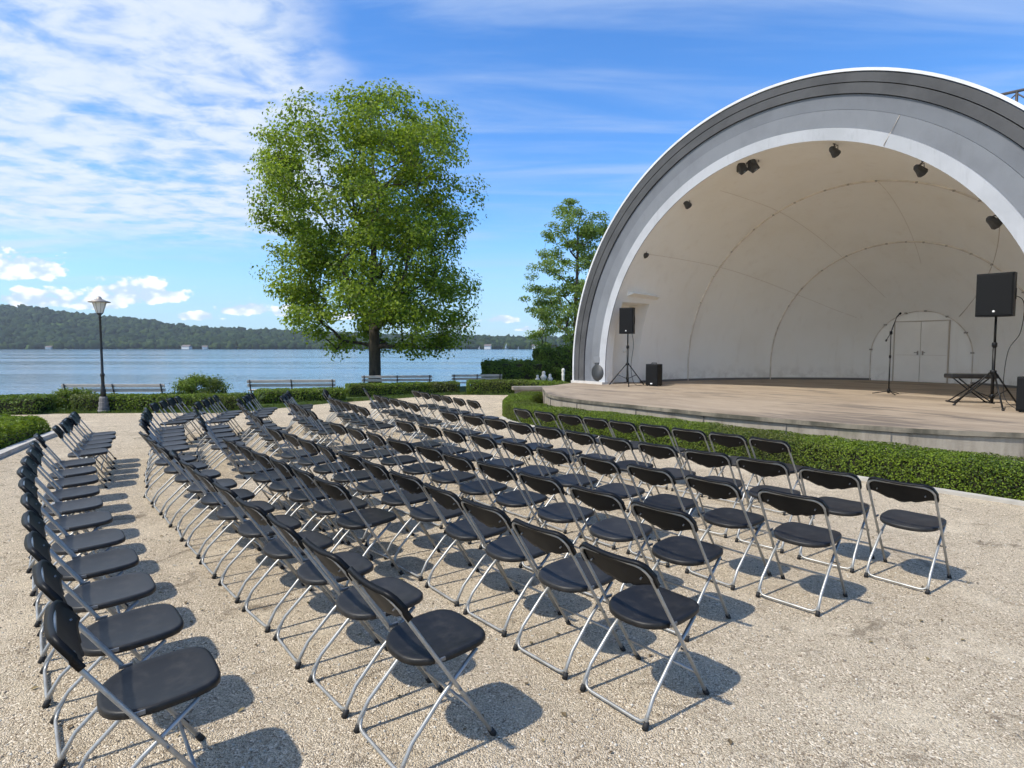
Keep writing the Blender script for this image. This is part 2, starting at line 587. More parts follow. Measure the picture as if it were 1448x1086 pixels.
# the sheet leans: its edge runs further right lower down, and stops above the horizon
edge = wt.math('ADD', azr, wt.math('MULTIPLY', wt.math('SUBTRACT', el, .42), .28))
m_az = wt.smooth(edge, -.24, -.40)
m_el = wt.smooth(wt.math('ADD', el, wt.math('MULTIPLY', wt.math('SUBTRACT', n_rag, .5), .10)), .135, .235)
fine = wt.noise(wt.mapping(plane, scale=(1.0, 1.25, 1), rot=(0, 0, rad(24))), 5.2, 7, .58, .25)
broad = wt.noise(wt.mapping(plane, scale=(1.0, 1.5, 1), rot=(0, 0, rad(24)), loc=(3.1, 1.7, 0)), 1.15, 4, .55, .3)
cover = wt.math('ADD', wt.math('MULTIPLY', fine, .78), wt.math('MULTIPLY', broad, .48))
sheet = wt.math('MULTIPLY', wt.smooth(cover, .38, .70), wt.math('MULTIPLY', m_az, m_el))
# thin streaks to the right and above
wisp = wt.noise(wt.mapping(plane, scale=(.35, 1.6, 1), rot=(0, 0, rad(12)), loc=(5, 2, 0)), 1.5, 6, .6, .6)
wisps = wt.math('MULTIPLY', wt.smooth(wisp, .42, .76), wt.smooth(el, .03, .30, .14, .55))
# low streaks under the sheet
lowst = wt.noise(wt.mapping(plane, scale=(.22, .8, 1), rot=(0, 0, rad(-6)), loc=(1, 9, 0)), 1.6, 5, .55, .3)
lows = wt.math('MULTIPLY', wt.math('MULTIPLY', wt.smooth(lowst, .50, .64), wt.smooth(az, -.22, -.5)),
               wt.math('MULTIPLY', wt.smooth(el, .10, .15), wt.smooth(el, .30, .22)))
lows = wt.math('MULTIPLY', lows, .75)
# cumulus heaps low over the hills
cu = wt.node('ShaderNodeCombineXYZ')
wt.put(cu.inputs[0], wt.math('MULTIPLY', az, 1.0))
wt.put(cu.inputs[1], wt.math('MULTIPLY', el, 1.75))
cuv = cu.outputs[0]
puff = wt.voronoi(wt.mapping(cuv, loc=(.3, .1, 0)), 30, 'SMOOTH_F1')
puff2 = wt.voronoi(wt.mapping(cuv, loc=(1.3, .7, 0)), 72, 'SMOOTH_F1')
det = wt.noise(cuv, 60, 6, .62)
blob = None
for (ca, ce, rx_, ry_) in [(-.83, .128, .11, .044), (-.98, .138, .10, .035), (-.80, .078, .12, .028), (-.635, .086, .11, .038), (-.70, .070, .06, .018), (-.455, .062, .065, .022), (-.53, .05, .05, .014), (-.385, .058, .03, .016), (-.30, .05, .04, .012), (-.02, .045, .045, .013), (.03, .030, .03, .008), (-.10, .035, .03, .008), (-1.2, .09, .14, .035)]:
    ex_ = wt.math('DIVIDE', wt.math('SUBTRACT', az, ca), rx_)
    ey_ = wt.math('SUBTRACT', el, ce)
    ey_ = wt.math('DIVIDE', wt.math('ADD', ey_, wt.math('MULTIPLY', wt.math('MINIMUM', ey_, 0), 1.3)), ry_)
    b_ = wt.math('SUBTRACT', 1.0, wt.math('ADD', wt.math('MULTIPLY', ex_, ex_), wt.math('MULTIPLY', ey_, ey_)))
    blob = b_ if blob is None else wt.math('MAXIMUM', blob, b_)
lump = wt.math('ADD', wt.math('MULTIPLY', puff, -1.5), wt.math('ADD', wt.math('MULTIPLY', puff2, -.8), wt.math('MULTIPLY', wt.math('SUBTRACT', det, .5), 1.5)))
cum = wt.math('ADD', blob, wt.math('ADD', lump, .86))
cumm = wt.math('MULTIPLY', wt.smooth(cum, .12, .50), wt.smooth(el, .004, .02))
cumm = wt.math('MULTIPLY', cumm, .95)
top_l = wt.smooth(wt.math('ADD', wt.math('MULTIPLY', puff, -1.1), wt.math('ADD', wt.math('MULTIPLY', puff2, -.6), wt.math('ADD', wt.math('MULTIPLY', det, .5), wt.math('MULTIPLY', blob, -.12)))), -.74, -.32)
shade = top_l
cumc = wt.mix(shade, (2.7, 3.4, 4.25), (4.9, 5.0, 5.1))
hz = wt.smooth(el, .24, -.005, 0, .65)                    # paler air towards the horizon
skyc = wt.mix(hz, skyc, (1.5, 2.5, 3.7))
c = wt.mix(wisps, skyc, (2.2, 2.8, 3.9))
c = wt.mix(wt.math('MULTIPLY', sheet, .86), c, wt.mix(wt.smooth(fine, .3, .7), (2.7, 3.2, 3.85), (3.6, 3.85, 4.15)))
c = wt.mix(lows, c, (2.9, 3.4, 4.0))
c = wt.mix(cumm, c, cumc)
wt.l.new(c, bg.inputs['Color'])
bg.inputs['Strength'].default_value = .113

SC.view_settings.view_transform = 'Standard'
SC.view_settings.look = 'None'
SC.view_settings.exposure = 1.18
SC.view_settings.gamma = 1
SC.view_settings.use_curve_mapping = False
SC.cycles.max_bounces = 8
SC.cycles.diffuse_bounces = 6
SC.cycles.transparent_max_bounces = 6
SC.cycles.use_denoising = True
SC.cycles.use_adaptive_sampling = True
SC.cycles.adaptive_threshold = .025


# ------------------------------------------------------------------ ground, water, far shore
def sstep(a, b, x):
    t = np.clip((x - a) / (b - a), 0, 1)
    return t * t * (3 - 2 * t)


def land_z(x, y):
    d = y - (16.6 + np.clip(.62 * (x + 11.5), 0, 16))
    return -.22 * sstep(0, 2, d) - 1.9 * sstep(8, 15, d) - 4 * sstep(15, 80, d)


gx = np.unique(np.concatenate([np.linspace(-2900, -60, 8), np.linspace(-60, 60, 121), np.linspace(60, 2900, 8)]))
gy = np.unique(np.concatenate([np.linspace(-300, -14, 5), np.linspace(-14, 80, 95), np.linspace(80, 1900, 10)]))
X, Y = np.meshgrid(gx, gy)
Z = land_z(X, Y) - .004
V = np.stack([X, Y, Z], -1).reshape(-1, 3)
nx, ny = len(gx), len(gy)
I = (np.arange(ny - 1)[:, None] * nx + np.arange(nx - 1)[None]).ravel()
T = np.concatenate([np.stack([I, I + 1, I + nx + 1], 1), np.stack([I, I + nx + 1, I + nx], 1)])
tag(np_mesh('ground', V, T, MT['lawn'], smooth=True), kind='structure')

MBg = MB()
far_edge = [(-40, 14.4), (-14, 15.0), (-12.3, 15.55), (-9.5, 15.75), (-7.6, 15.85), (-6.6, 17.2), (-5.7, 18.55), (-4, 20.2), (-2.2, 21.75), (.4, 21.6), (2, 21), (8, 24), (40, 24)]
poly = far_edge[::-1] + [(-40, -14), (40, -14)]
bm = bmesh.new()
bmv = [bm.verts.new((x, y, .012)) for x, y in poly]
bm.faces.new(bmv)
bmesh.ops.triangulate(bm, faces=bm.faces[:])
me = bpy.data.meshes.new('gravel_ground')
bm.normal_update()
if bm.faces[:][0].normal.z < 0:
    bmesh.ops.reverse_faces(bm, faces=bm.faces[:])
bm.to_mesh(me)
bm.free()
me.materials.append(MT['gravel'])
go = bpy.data.objects.new('gravel_ground', me)
COL.objects.link(go)
tag(go, kind='structure')

WATER_Z = -1.2
MB().add([(-2900, 18, WATER_Z), (2900, 18, WATER_Z), (2900, 1050, WATER_Z), (-2900, 1050, WATER_Z)], [(0, 1, 2, 3)]).build('lake_water', MT['water'])
tag(bpy.data.objects['lake_water'], kind='structure')

# hills across the lake: ridge height follows the skyline
sky_px = [(-700, 40), (-300, 66), (-120, 64), (0, 59), (60, 55), (110, 47), (150, 44), (200, 39), (250, 31), (300, 27), (400, 23), (450, 21), (640, 16), (760, 14), (1100, 14), (1500, 22), (2400, 18)]
sxp = np.array([(p[0] - 724) / 830 for p in sky_px])
shp = np.array([p[1] / 830 for p in sky_px])
SHORE = 900.0


def hill_z(x, y):
    a = x / np.maximum(y, 1)
    r = np.interp(a, sxp, shp) * 1330
    t = sstep(SHORE - 10, 1330, y)
    return WATER_Z + .8 + np.maximum(r - 7, 4) * t ** .85


hx = np.linspace(-2400, 2600, 160)
hy = np.linspace(SHORE, 1700, 40)
X, Y = np.meshgrid(hx, hy)
Z = hill_z(X, Y)
Z += np.array([mnoise.noise(Vector((a / 90, b / 90, 0))) for a, b in zip(X.ravel(), Y.ravel())]).reshape(X.shape) * 3.0 * sstep(SHORE + 20, SHORE + 120, Y)
Z[0, :] = WATER_Z - 2
V = np.stack([X, Y, Z], -1).reshape(-1, 3)
nx, ny = len(hx), len(hy)
I = (np.arange(ny - 1)[:, None] * nx + np.arange(nx - 1)[None]).ravel()
T = np.concatenate([np.stack([I, I + 1, I + nx + 1], 1), np.stack([I, I + nx + 1, I + nx], 1)])
tag(np_mesh('hills', V, T, MT['hill'], smooth=True), kind='structure')

bm = bmesh.new()
bmesh.ops.create_icosphere(bm, subdivisions=2, radius=1)
icoV = np.array([v.co[:] for v in bm.verts])
icoT = np.array([[v.index for v in f.verts] for f in bm.faces])
bm.free()
cands = []
yy = SHORE + 5
while yy < 1420:
    step = 6.2 + (yy - SHORE) * .008
    a0, a1 = -1.02 * yy, .42 * yy
    xs = np.arange(a0, a1, step) + RNG.uniform(-3.5, 3.5, len(np.arange(a0, a1, step)))
    cands.append(np.stack([xs, yy + RNG.uniform(-5, 5, len(xs))], 1))
    yy += step * 1.55
cands = np.concatenate(cands)
keep = np.array([mnoise.noise(Vector((x / 60, y / 60, 3))) > -.34 for x, y in cands])
cands = cands[keep]
cr = RNG.uniform(3.0, 5.8, len(cands)) * (1 + .6 * RNG.random(len(cands)) ** 3)
Vs, Ts, Rs = [], [], []
for (x, y), r in zip(cands, cr):
    k = RNG.normal(0, .20, len(icoV)) + 1
    v = icoV * k[:, None] * [r, r, r * RNG.uniform(.8, 1.25)]
    z = float(hill_z(np.array(x), np.array(y)))
    Vs.append(v + [x, y, z + r * .55])
    Ts.append(icoT + len(icoV) * (len(Vs) - 1))
    Rs.append(np.full(len(icoV), RNG.random() * .8 + (.35 if y < SHORE + 45 and RNG.random() < .6 else 0)))
fo = np_mesh('far_forest', np.concatenate(Vs), np.concatenate(Ts), MT['far_crown'], np.concatenate(Rs), smooth=True)
tag(fo, 'dense green forest covering the hills across the lake', 'forest', kind='stuff')

# pale air between here and the hills
hzm = bpy.data.materials.new('lake_haze')
hzm.use_nodes = True
hn = NT(hzm.node_tree)
hn.n.remove(hn.n['Principled BSDF'])
pv = hn.node('ShaderNodeVolumePrincipled')
pv.inputs['Color'].default_value = (.80, .90, 1.0, 1)
pv.inputs['Density'].default_value = .00014
pv.inputs['Anisotropy'].default_value = .1
hn.l.new(pv.outputs[0], hn.n['Material Output'].inputs['Volume'])
o = MB().box((0, 800, 66), (6000, 2400, 148)).build('haze', hzm)
tag(o, 'thin pale haze over the lake and hills', 'haze', kind='stuff')
SC.cycles.volume_bounces = 0
SC.cycles.volume_max_steps = 64

# lakeside houses and sailboats on the far shore
def far_pt(px_, y):
    return ((px_ - 724) / 830 * y, y)


def house(px_, w, d, h, label, wallm='white_paint'):
    x, y = far_pt(px_, SHORE - 6)
    t = thing('lakeside_house', label, 'house', (x, y, WATER_Z + .3), RNG.uniform(-.3, .3), 'houses on the far lake shore')
    MB().box((0, 0, h / 2), (w, d, h)).build('wall', MT[wallm], t)
    r = MB()
    o = .5
    r.add([(-w / 2 - o, -d / 2 - o, h), (w / 2 + o, -d / 2 - o, h), (w / 2 + o, d / 2 + o, h), (-w / 2 - o, d / 2 + o, h), (-w / 2 - o, 0, h + d * .38), (w / 2 + o, 0, h + d * .38)],
          [(0, 1, 5, 4), (2, 3, 4, 5), (0, 4, 3), (1, 2, 5), (3, 2, 1, 0)])
    r.build('roof', MT['roof_red'], t)


house(71, 8, 6, 2.6, 'small white boathouse low on the far shore left of the lamp post')
house(265, 13, 7, 3.6, 'long pale house on the far shore between lamp post and big tree')
house(291, 7, 6, 3.0, 'small pale house on the far shore nearer the big tree')
house(690, 10, 7, 4.5, 'white house on the far shore right of the big tree')
house(757, 9, 7, 4.2, 'pale house on the far shore beside the tall dark hedge')


def sailboat(px_, s, label):
    x, y = far_pt(px_, SHORE - 60)
    t = thing('sailboat', label, 'boat', (x, y, WATER_Z), RNG.uniform(0, 1), 'sailboats by the far shore')
    h = MB()
    st = [(-3, .2), (-2, 1), (0, 1.3), (2, .9), (3.4, .05)]
    vs, fs = [], []
    for (xx, w) in st:
        vs += [(xx * s, -w * s, .9 * s), (xx * s, -w * .5 * s, -.2), (xx * s, w * .5 * s, -.2), (xx * s, w * s, .9 * s)]
    for i in range(len(st) - 1):
        a = i * 4
        fs += [(a, a + 4, a + 5, a + 1), (a + 1, a + 5, a + 6, a + 2), (a + 2, a + 6, a + 7, a + 3), (a + 3, a + 7, a + 4, a)]
    fs += [(0, 1, 2, 3), (19, 18, 17, 16)]
    h.add(vs, fs)
    h.build('hull', MT['white_paint'], t)
    MB().tube([(.3 * s, 0, .5), (.3 * s, 0, 10 * s)], .12 * s, 6).build('mast', MT['bracket'], t)
    MB().add([(.15 * s, 0, 1.6 * s), (-2.8 * s, .1, 1.8 * s), (.15 * s, 0, 9.6 * s), (.15 * s, .08, 1.6 * s), (-2.8 * s, .18, 1.8 * s), (.15 * s, .08, 9.6 * s)],
             [(0, 1, 2), (5, 4, 3), (0, 3, 4, 1), (1, 4, 5, 2), (2, 5, 3, 0)]).build('sail', MT['sail'], t)


sailboat(678, .5, 'white sailboat by the far shore right of the big tree')
sailboat(716, .9, 'largest white sailboat between big tree and dark hedges')
sailboat(733, .45, 'small white sailboat just left of the tall dark hedge')


# ------------------------------------------------------------------ hedges
def box_path(pts, z0=None):
    return [Vector((p[0], p[1], 0)) for p in pts]


def hedge_mesh(name, path, hw, h, leaf, dens, lm, z=0.0, lump=.05, top_dens=1.0, parent=None, spiky=False, roundness=.10):
    """clipped hedge along a path: a dark twig body under several layers of leaf faces"""
    P = np.array([[p[0], p[1]] for p in path], float)
    seg = np.linalg.norm(np.diff(P, axis=0), axis=1)
    L = np.concatenate([[0], np.cumsum(seg)])
    tot = L[-1]

    def at(s):
        i = np.clip(np.searchsorted(L, s) - 1, 0, len(seg) - 1)
        t = ((s - L[i]) / seg[i])[:, None]
        d = (P[i + 1] - P[i]) / seg[i][:, None]
        return P[i] * (1 - t) + P[i + 1] * t, d
    # samples on the surface: distance s along, perimeter q
    per = 2 * h + 2 * hw
    n_side = int(tot * per * dens)
    s = RNG.uniform(0, tot, n_side)
    q = RNG.uniform(0, per, n_side)
    c, d = at(s)
    nrm = np.stack([-d[:, 1], d[:, 0]], 1)
    off = np.where(q < h, -hw, np.where(q < h + 2 * hw, q - h - hw, hw))
    zz_ = np.where(q < h, q, np.where(q < h + 2 * hw, h, per - q))
    # round the shoulders
    rr = roundness
    ax = np.abs(off)
    cx_ = np.maximum(ax - (hw - rr), 0)
    cz_ = np.maximum(zz_ - (h - rr), 0)
    ln = np.sqrt(cx_ ** 2 + cz_ ** 2) + 1e-9
    k = np.where((cx_ > 0) & (cz_ > 0), np.minimum(1, rr / ln), 1)
    ax2 = np.where((cx_ > 0) & (cz_ > 0), hw - rr + cx_ * k, ax)
    z2 = np.where((cx_ > 0) & (cz_ > 0), h - rr + cz_ * k, zz_)
    off = np.sign(off) * ax2
    sidew = np.clip((ax2 - (hw - rr)) / rr, 0, 1)
    topw = np.clip((z2 - (h - rr)) / rr, 0, 1)
    N = np.concatenate([nrm * (np.sign(off) * sidew)[:, None], (topw + .15)[:, None]], 1)
    pos = np.concatenate([c + nrm * off[:, None], z2[:, None]], 1)
    # ends
    n_end = int(2 * hw * h * dens)
    for e, sg in ((0, -1), (tot, 1)):
        ce, de = at(np.full(n_end, e))
        o = RNG.uniform(-hw, hw, n_end)
        ze = RNG.uniform(0, h, n_end)
        nr = np.stack([-de[:, 1], de[:, 0]], 1)
        bulge = .06 * (1 - (o / hw) ** 2)
        pos = np.concatenate([pos, np.concatenate([ce + nr * o[:, None] + de * (sg * bulge)[:, None], ze[:, None]], 1)])
        N = np.concatenate([N, np.concatenate([de * sg, np.full((n_end, 1), .2)], 1)])
    lum = np.array([mnoise.noise(Vector(p) * 1.9) + .5 * mnoise.noise(Vector(p) * 5.2) for p in pos])
    N /= np.linalg.norm(N, axis=1, keepdims=True) + 1e-9
    depth = RNG.random(len(pos)) ** 2 * .10
    pos = pos + N * (lum * lump - depth + .012)[:, None]
    if spiky:
        up = RNG.random(len(pos)) < .10
        pos[up & (pos[:, 2] > h * .8), 2] += RNG.uniform(0, .16, (up & (pos[:, 2] > h * .8)).sum())
    pos[:, 2] = np.maximum(pos[:, 2], .015) + z
    V, T, R = leaves(pos, N, leaf, .6, .14, .55)
    # body
    bs = np.linspace(0, tot, max(4, int(tot / .25)))
    cb, db = at(bs)
    cb[0] += db[0] * .07
    cb[-1] -= db[-1] * .07
    nb = np.stack([-db[:, 1], db[:, 0]], 1)
    ring = [(-hw + .075, 0), (-hw + .075, h - .12), (-hw + .13, h - .075), (hw - .13, h - .075), (hw - .075, h - .12), (hw - .075, 0)]
    bv = np.concatenate([[np.append(cb[i] + nb[i] * o, zq + z) for o, zq in ring] for i in range(len(bs))])
    bt = []
    m_ = len(ring)
    for i in range(len(bs) - 1):
        for k_ in range(m_ - 1):
            a, b = i * m_ + k_, i * m_ + k_ + 1
            bt += [(a, b, b + m_), (a, b + m_, a + m_)]
    for i in (0, len(bs) - 1):
        for k_ in range(1, m_ - 1):
            bt.append((i * m_, i * m_ + k_, i * m_ + k_ + 1))
    bt = np.array(bt)
    mi = np.concatenate([np.zeros(len(T)), np.ones(len(bt))])
    VV = np.concatenate([V, bv])
    TT = np.concatenate([T, bt + len(V)])
    return np_mesh(name, VV, TT, [lm, MT['twig']], np.concatenate([R, np.full(len(bv), .3)]), mi, parent=parent)


def nt_xy(n, t):
    c, s = math.cos(rad(40)), math.sin(rad(40))
    return (n * c - t * s, n * s + t * c)


# the hedge in front of the stage, curling round its left end
front_path = [nt_xy(9.03, t) for t in (-6, -4, -2, 0, 2, 4, 6, 8, 9)] + [(.86, 13.05), (.42, 13.75), (.17, 14.6), (.13, 15.5), (.28, 16.6), (.62, 17.9)]
hp = smoothline([(x, y, 0) for x, y in front_path], 6)
h1 = hedge_mesh('stage_hedge', [(p.x, p.y) for p in hp], .36, .43, .030, 4800, MT['leaf_hedge'], lump=.030)
tag(h1, 'long clipped green hedge curving along the front of the stage', 'hedge', 'clipped hedges')

HG = 'clipped hedges along the promenade'
o = hedge_mesh('clipped_hedge', [(-22, 15.35), (-16, 15.45), (-12.55, 15.75)], .42, .48, .06, 900, MT['leaf_hedge_dark'], lump=.05)
tag(o, 'dark clipped hedge at the far left edge before the lake', 'hedge', HG)
o = hedge_mesh('clipped_hedge', [(-12.05, 16.35), (-10, 16.4), (-7.55, 16.5)], .38, .45, .06, 1100, MT['leaf_hedge'], lump=.05)
tag(o, 'clipped hedge behind the lamp post and in front of a bench', 'hedge', HG)
o = hedge_mesh('clipped_hedge', [(-8.15, 18.75), (-5.6, 19.4)], .4, .44, .06, 1100, MT['leaf_hedge'], lump=.05, z=-.02)
tag(o, 'short clipped hedge in front of the middle bench left of the big tree', 'hedge', HG)
o = hedge_mesh('clipped_hedge', [(-6.1, 21.7), (-2.15, 22.95)], .4, .45, .065, 1000, MT['leaf_hedge'], lump=.05, z=-.03)
tag(o, 'clipped hedge at the foot of the big tree', 'hedge', HG)
o = hedge_mesh('clipped_hedge', [(-1.65, 22.3), (.2, 22.45), (1.3, 21.9), (1.75, 20.6)], .42, .52, .065, 1000, MT['leaf_hedge'], lump=.05)
tag(o, 'low bright hedge below the dark bushes left of the stage', 'hedge', HG)
o = hedge_mesh('dark_hedge', [(-1.3, 27.6), (1.4, 27.8)], .8, 1.20, .085, 900, MT['leaf_hedge_dark'], z=-.12, lump=.16, spiky=True, roundness=.3)
tag(o, 'dark green broad hedge with ragged top, the shorter of the dark pair', 'hedge', 'dark hedges left of the band shell')
o = hedge_mesh('dark_hedge', [(1.25, 29.6), (6.5, 30.2)], 1.0, 1.85, .095, 800, MT['leaf_hedge_dark'], z=-.15, lump=.20, spiky=True, roundness=.3)
tag(o, 'tall dark green hedge touching the left side of the band shell', 'hedge', 'dark hedges left of the band shell')


# spreading juniper bed on the left with its kerb
def mound(name, poly_c, n, leaf, lm, hgt, z=0.0, aspect=.3, parent=None):
    """low shrub over an outline: leaf sprays over a lumpy mound"""
    poly_c = np.array(poly_c)
    lo, hi = poly_c.min(0), poly_c.max(0)

    def edge_d(p):
        d = np.full(len(p), 1e9)
        for a, b in zip(poly_c, np.roll(poly_c, -1, 0)):
            ab = b - a
            t = np.clip(((p - a) @ ab) / (ab @ ab), 0, 1)
            d = np.minimum(d, np.linalg.norm(p - a - t[:, None] * ab, axis=1))
        return d

    def inside(p):
        r = np.zeros(len(p), bool)
        for a, b in zip(poly_c, np.roll(poly_c, -1, 0)):
            cond = ((a[1] > p[:, 1]) != (b[1] > p[:, 1])) & (p[:, 0] < (b[0] - a[0]) * (p[:, 1] - a[1]) / (b[1] - a[1] + 1e-12) + a[0])
            r ^= cond
        return r
    P = RNG.uniform(lo, hi, (n * 3, 2))
    P = P[inside(P)][:n]
    ed = edge_d(P)
    prof = hgt * np.sqrt(np.clip(1 - (1 - np.clip(ed / .22, 0, 1)) ** 2, 0, 1))
    lum = np.array([mnoise.noise(Vector((p[0] * 1.8, p[1] * 1.8, 1))) + .5 * mnoise.noise(Vector((p[0] * 5, p[1] * 5, 4))) for p in P])
    zz_ = np.maximum(prof * (1 + .22 * lum) - RNG.random(len(P)) ** 2 * .14, .02)
    side = RNG.random(len(P)) < .35
    zz_ = np.where(side & (ed < .35), zz_ * RNG.random(len(P)), zz_)
    pos = np.stack([P[:, 0], P[:, 1], zz_ + z], 1)
    N = np.stack([RNG.normal(0, .5, len(P)), RNG.normal(0, .5, len(P)), np.ones(len(P))], 1)
    V, T, R = leaves(pos, N, leaf, aspect, .1, .35)
    # twig body
    ins = poly_c.mean(0) + (poly_c - poly_c.mean(0)) * .93
    m_ = len(ins)
    bv = np.concatenate([np.c_[ins, np.full(m_, z)], np.c_[ins, np.full(m_, z + hgt * .45)], np.c_[poly_c.mean(0) + (ins - poly_c.mean(0)) * .82, np.full(m_, z + hgt * .74)], [[*poly_c.mean(0), z + hgt * .80]]])
    bt = []
    for i in range(m_):
        j = (i + 1) % m_
        bt += [(i, j, m_ + j), (i, m_ + j, m_ + i), (m_ + i, m_ + j, 2 * m_ + j), (m_ + i, 2 * m_ + j, 2 * m_ + i), (2 * m_ + i, 2 * m_ + j, 3 * m_)]
    bt = np.array(bt)
    mi = np.concatenate([np.zeros(len(T)), np.ones(len(bt))])
    return np_mesh(name, np.concatenate([V, bv]), np.concatenate([T, bt + len(V)]), [lm, MT['twig']], np.concatenate([R, np.full(len(bv), .3)]), mi, parent=parent)


jun = [(p.x, p.y) for p in smoothline([(-7.95, 8.1, 0), (-8.45, 9.5, 0), (-8.95, 10.8, 0), (-9.45, 11.95, 0), (-10.1, 12.35, 0), (-11.5, 12.3, 0), (-12.6, 11.6, 0), (-12.6, 9.6, 0), (-11.0, 7.6, 0), (-8.8, 7.0, 0)], 5, True)]
o = mound('juniper_bed', jun, 46000, .085, MT['leaf_juniper'], .37)
tag(o, 'low spreading juniper with feathery bright green sprays behind the kerb', 'shrub')


def shrub(name, c, rx, ry, h, n, leaf, lm, label, z=0.0, clumps=38, stems=True, group=None):
    t = thing(name, label, 'shrub', (c[0], c[1], z), 0, group)
    V_, T_, R_ = [], [], []
    no = 0
    for _ in range(clumps):
        u = RNG.normal(0, 1, 3)
        u /= np.linalg.norm(u)
        r = RNG.uniform(.55, 1) ** .5
        cc = np.array([u[0] * rx * r, u[1] * ry * r, h * .5 + u[2] * h * .48 * r])
        k = n // clumps
        P = cc + RNG.normal(0, 1, (k, 3)) * [rx * .15, ry * .15, h * .09]
        P[:, 2] = np.maximum(P[:, 2], .02)
        N = (P - [0, 0, h * .3]) / [rx, ry, h]
        v, tt, rr = leaves(P, N, leaf, .55, .14, .6)
        V_.append(v)
        T_.append(tt + no)
        R_.append(rr)
        no += len(v)
    np_mesh('leaves', np.concatenate(V_), np.concatenate(T_), lm, np.concatenate(R_), parent=t)
    b = MB()
    for k in range(14):
        a = RNG.uniform(0, 2 * PI)
        e = RNG.uniform(.4, .85)
        b.tube([(0.05 * math.cos(a), .05 * math.sin(a), 0), (rx * .4 * e * math.cos(a), ry * .4 * e * math.sin(a), h * .4), (rx * e * math.cos(a), ry * e * math.sin(a), h * RNG.uniform(.6, .85))], [.02, .014, .006], 5)
    b.build('stems', MT['bark'], t)
    return t


shrub('round_shrub', (-10.2, 19.2), .80, .55, 1.02, 9000, .07, MT['leaf_hedge'], 'rounded light green shrub behind the hedge beside the lamp bench', -.2)
shrub('small_shrub', (-12.55, 16.7), .55, .4, .58, 3600, .06, MT['leaf_hedge'], 'small round shrub filling the gap between the two left hedges')


def tuft(c, h, n, label):
    t = thing('leafy_tuft', label, 'plant', (c[0], c[1], -.01))
    a = RNG.uniform(0, 2 * PI, n)
    lean = RNG.uniform(.05, .45, n)
    hh = RNG.uniform(.5, 1, n) * h
    b0 = np.stack([np.cos(a) * .12, np.sin(a) * .12, np.zeros(n)], 1) * RNG.random((n, 1))
    tip = b0 + np.stack([np.cos(a) * lean, np.sin(a) * lean, hh], 1)
    side = np.stack([-np.sin(a), np.cos(a), np.zeros(n)], 1) * .022
    V = np.stack([b0 - side, b0 + side, (b0 + tip) / 2 + side * 1.3 + [0, 0, .04], tip, (b0 + tip) / 2 - side * 1.3 + [0, 0, .04]], 1).reshape(-1, 3)
    i = np.arange(n)[:, None] * 5
    T = np.concatenate([i + [0, 1, 2], i + [0, 2, 4], i + [4, 2, 3]], 1).reshape(-1, 3)
    np_mesh('blades', V, T, MT['leaf_grass'], np.repeat(RNG.random(n), 5), parent=t)


tuft((-7.75, 17.3), .55, 160, 'bright green leafy tuft in the gap left of the middle hedge')
tuft((-6.0, 20.4), .5, 150, 'bright green leafy tuft in the gap right of the middle hedge')

# grass fringe along the promenade edge (thin strips of blades)
pts = [p for p in smoothline([(x, y + .02, 0) for x, y in far_edge[1:10]], 10)]
n = 16000
fp = np.array([[p.x, p.y] for p in pts])
sg = np.linalg.norm(np.diff(fp, axis=0), axis=1)
L = np.concatenate([[0], np.cumsum(sg)])
s = RNG.uniform(0, L[-1], n)
i = np.clip(np.searchsorted(L, s) - 1, 0, len(sg) - 1)
t_ = ((s - L[i]) / sg[i])[:, None]
d = (fp[i + 1] - fp[i]) / sg[i][:, None]
c = fp[i] * (1 - t_) + fp[i + 1] * t_ + np.stack([-d[:, 1], d[:, 0]], 1) * (RNG.uniform(-.06, .8, n))[:, None]
a = RNG.uniform(0, 2 * PI, n)
hh = RNG.uniform(.04, .11, n)
b0 = np.c_[c, land_z(c[:, 0], c[:, 1]) - .005]
tip = b0 + np.stack([np.cos(a) * .035, np.sin(a) * .035, hh], 1)
sd = np.stack([-np.sin(a), np.cos(a), np.zeros(n)], 1) * .012
V = np.stack([b0 - sd, b0 + sd, tip], 1).reshape(-1, 3)
T = np.arange(n * 3).reshape(-1, 3)
o = np_mesh('grass', V, T, MT['leaf_grass'], np.repeat(RNG.random(n), 3))
tag(o, 'short green grass verge along the promenade hedges', 'grass', kind='stuff')

# small stones scattered over the gravel near the camera
bm = bmesh.new()
bmesh.ops.create_icosphere(bm, subdivisions=1, radius=1)
i1V = np.array([v.co[:] for v in bm.verts])
i1T = np.array([[v.index for v in f.verts] for f in bm.faces])
bm.free()
Vs, Ts, Rs = [], [], []
for k in range(9000):
    y = 1.4 + 7.5 * RNG.random() ** 1.6
    x = RNG.uniform(-1, 1) * (y * .95 + .6)
    r = RNG.uniform(.003, .0075)
    v = i1V * (1 + RNG.normal(0, .16, (len(i1V), 1))) * [r * RNG.uniform(.8, 1.5), r, r * .7]
    q = RNG.uniform(0, PI)
    v = v @ np.array([[math.cos(q), -math.sin(q), 0], [math.sin(q), math.cos(q), 0], [0, 0, 1]])
    Vs.append(v + [x, y, .012 + r * .35])
    Ts.append(i1T + 12 * k if len(i1V) == 12 else i1T + len(i1V) * k)
    Rs.append(np.full(len(i1V), RNG.random()))
m, nt = mat('loose_pebbles', (.45, .4, .33), .9, 0, .2)
at = nt.node('ShaderNodeAttribute', attribute_name='rnd').outputs['Fac']
nt.l.new(nt.ramp(at, [(0, (.20, .165, .125)), (.5, (.42, .37, .295)), (1, (.66, .62, .54))]), nt.b.inputs['Base Color'])
o = np_mesh('gravel_pebbles', np.concatenate(Vs), np.concatenate(Ts), m, np.concatenate(Rs), smooth=True)
tag(o, 'loose pebbles lying on the beige gravel', 'pebbles', kind='stuff')


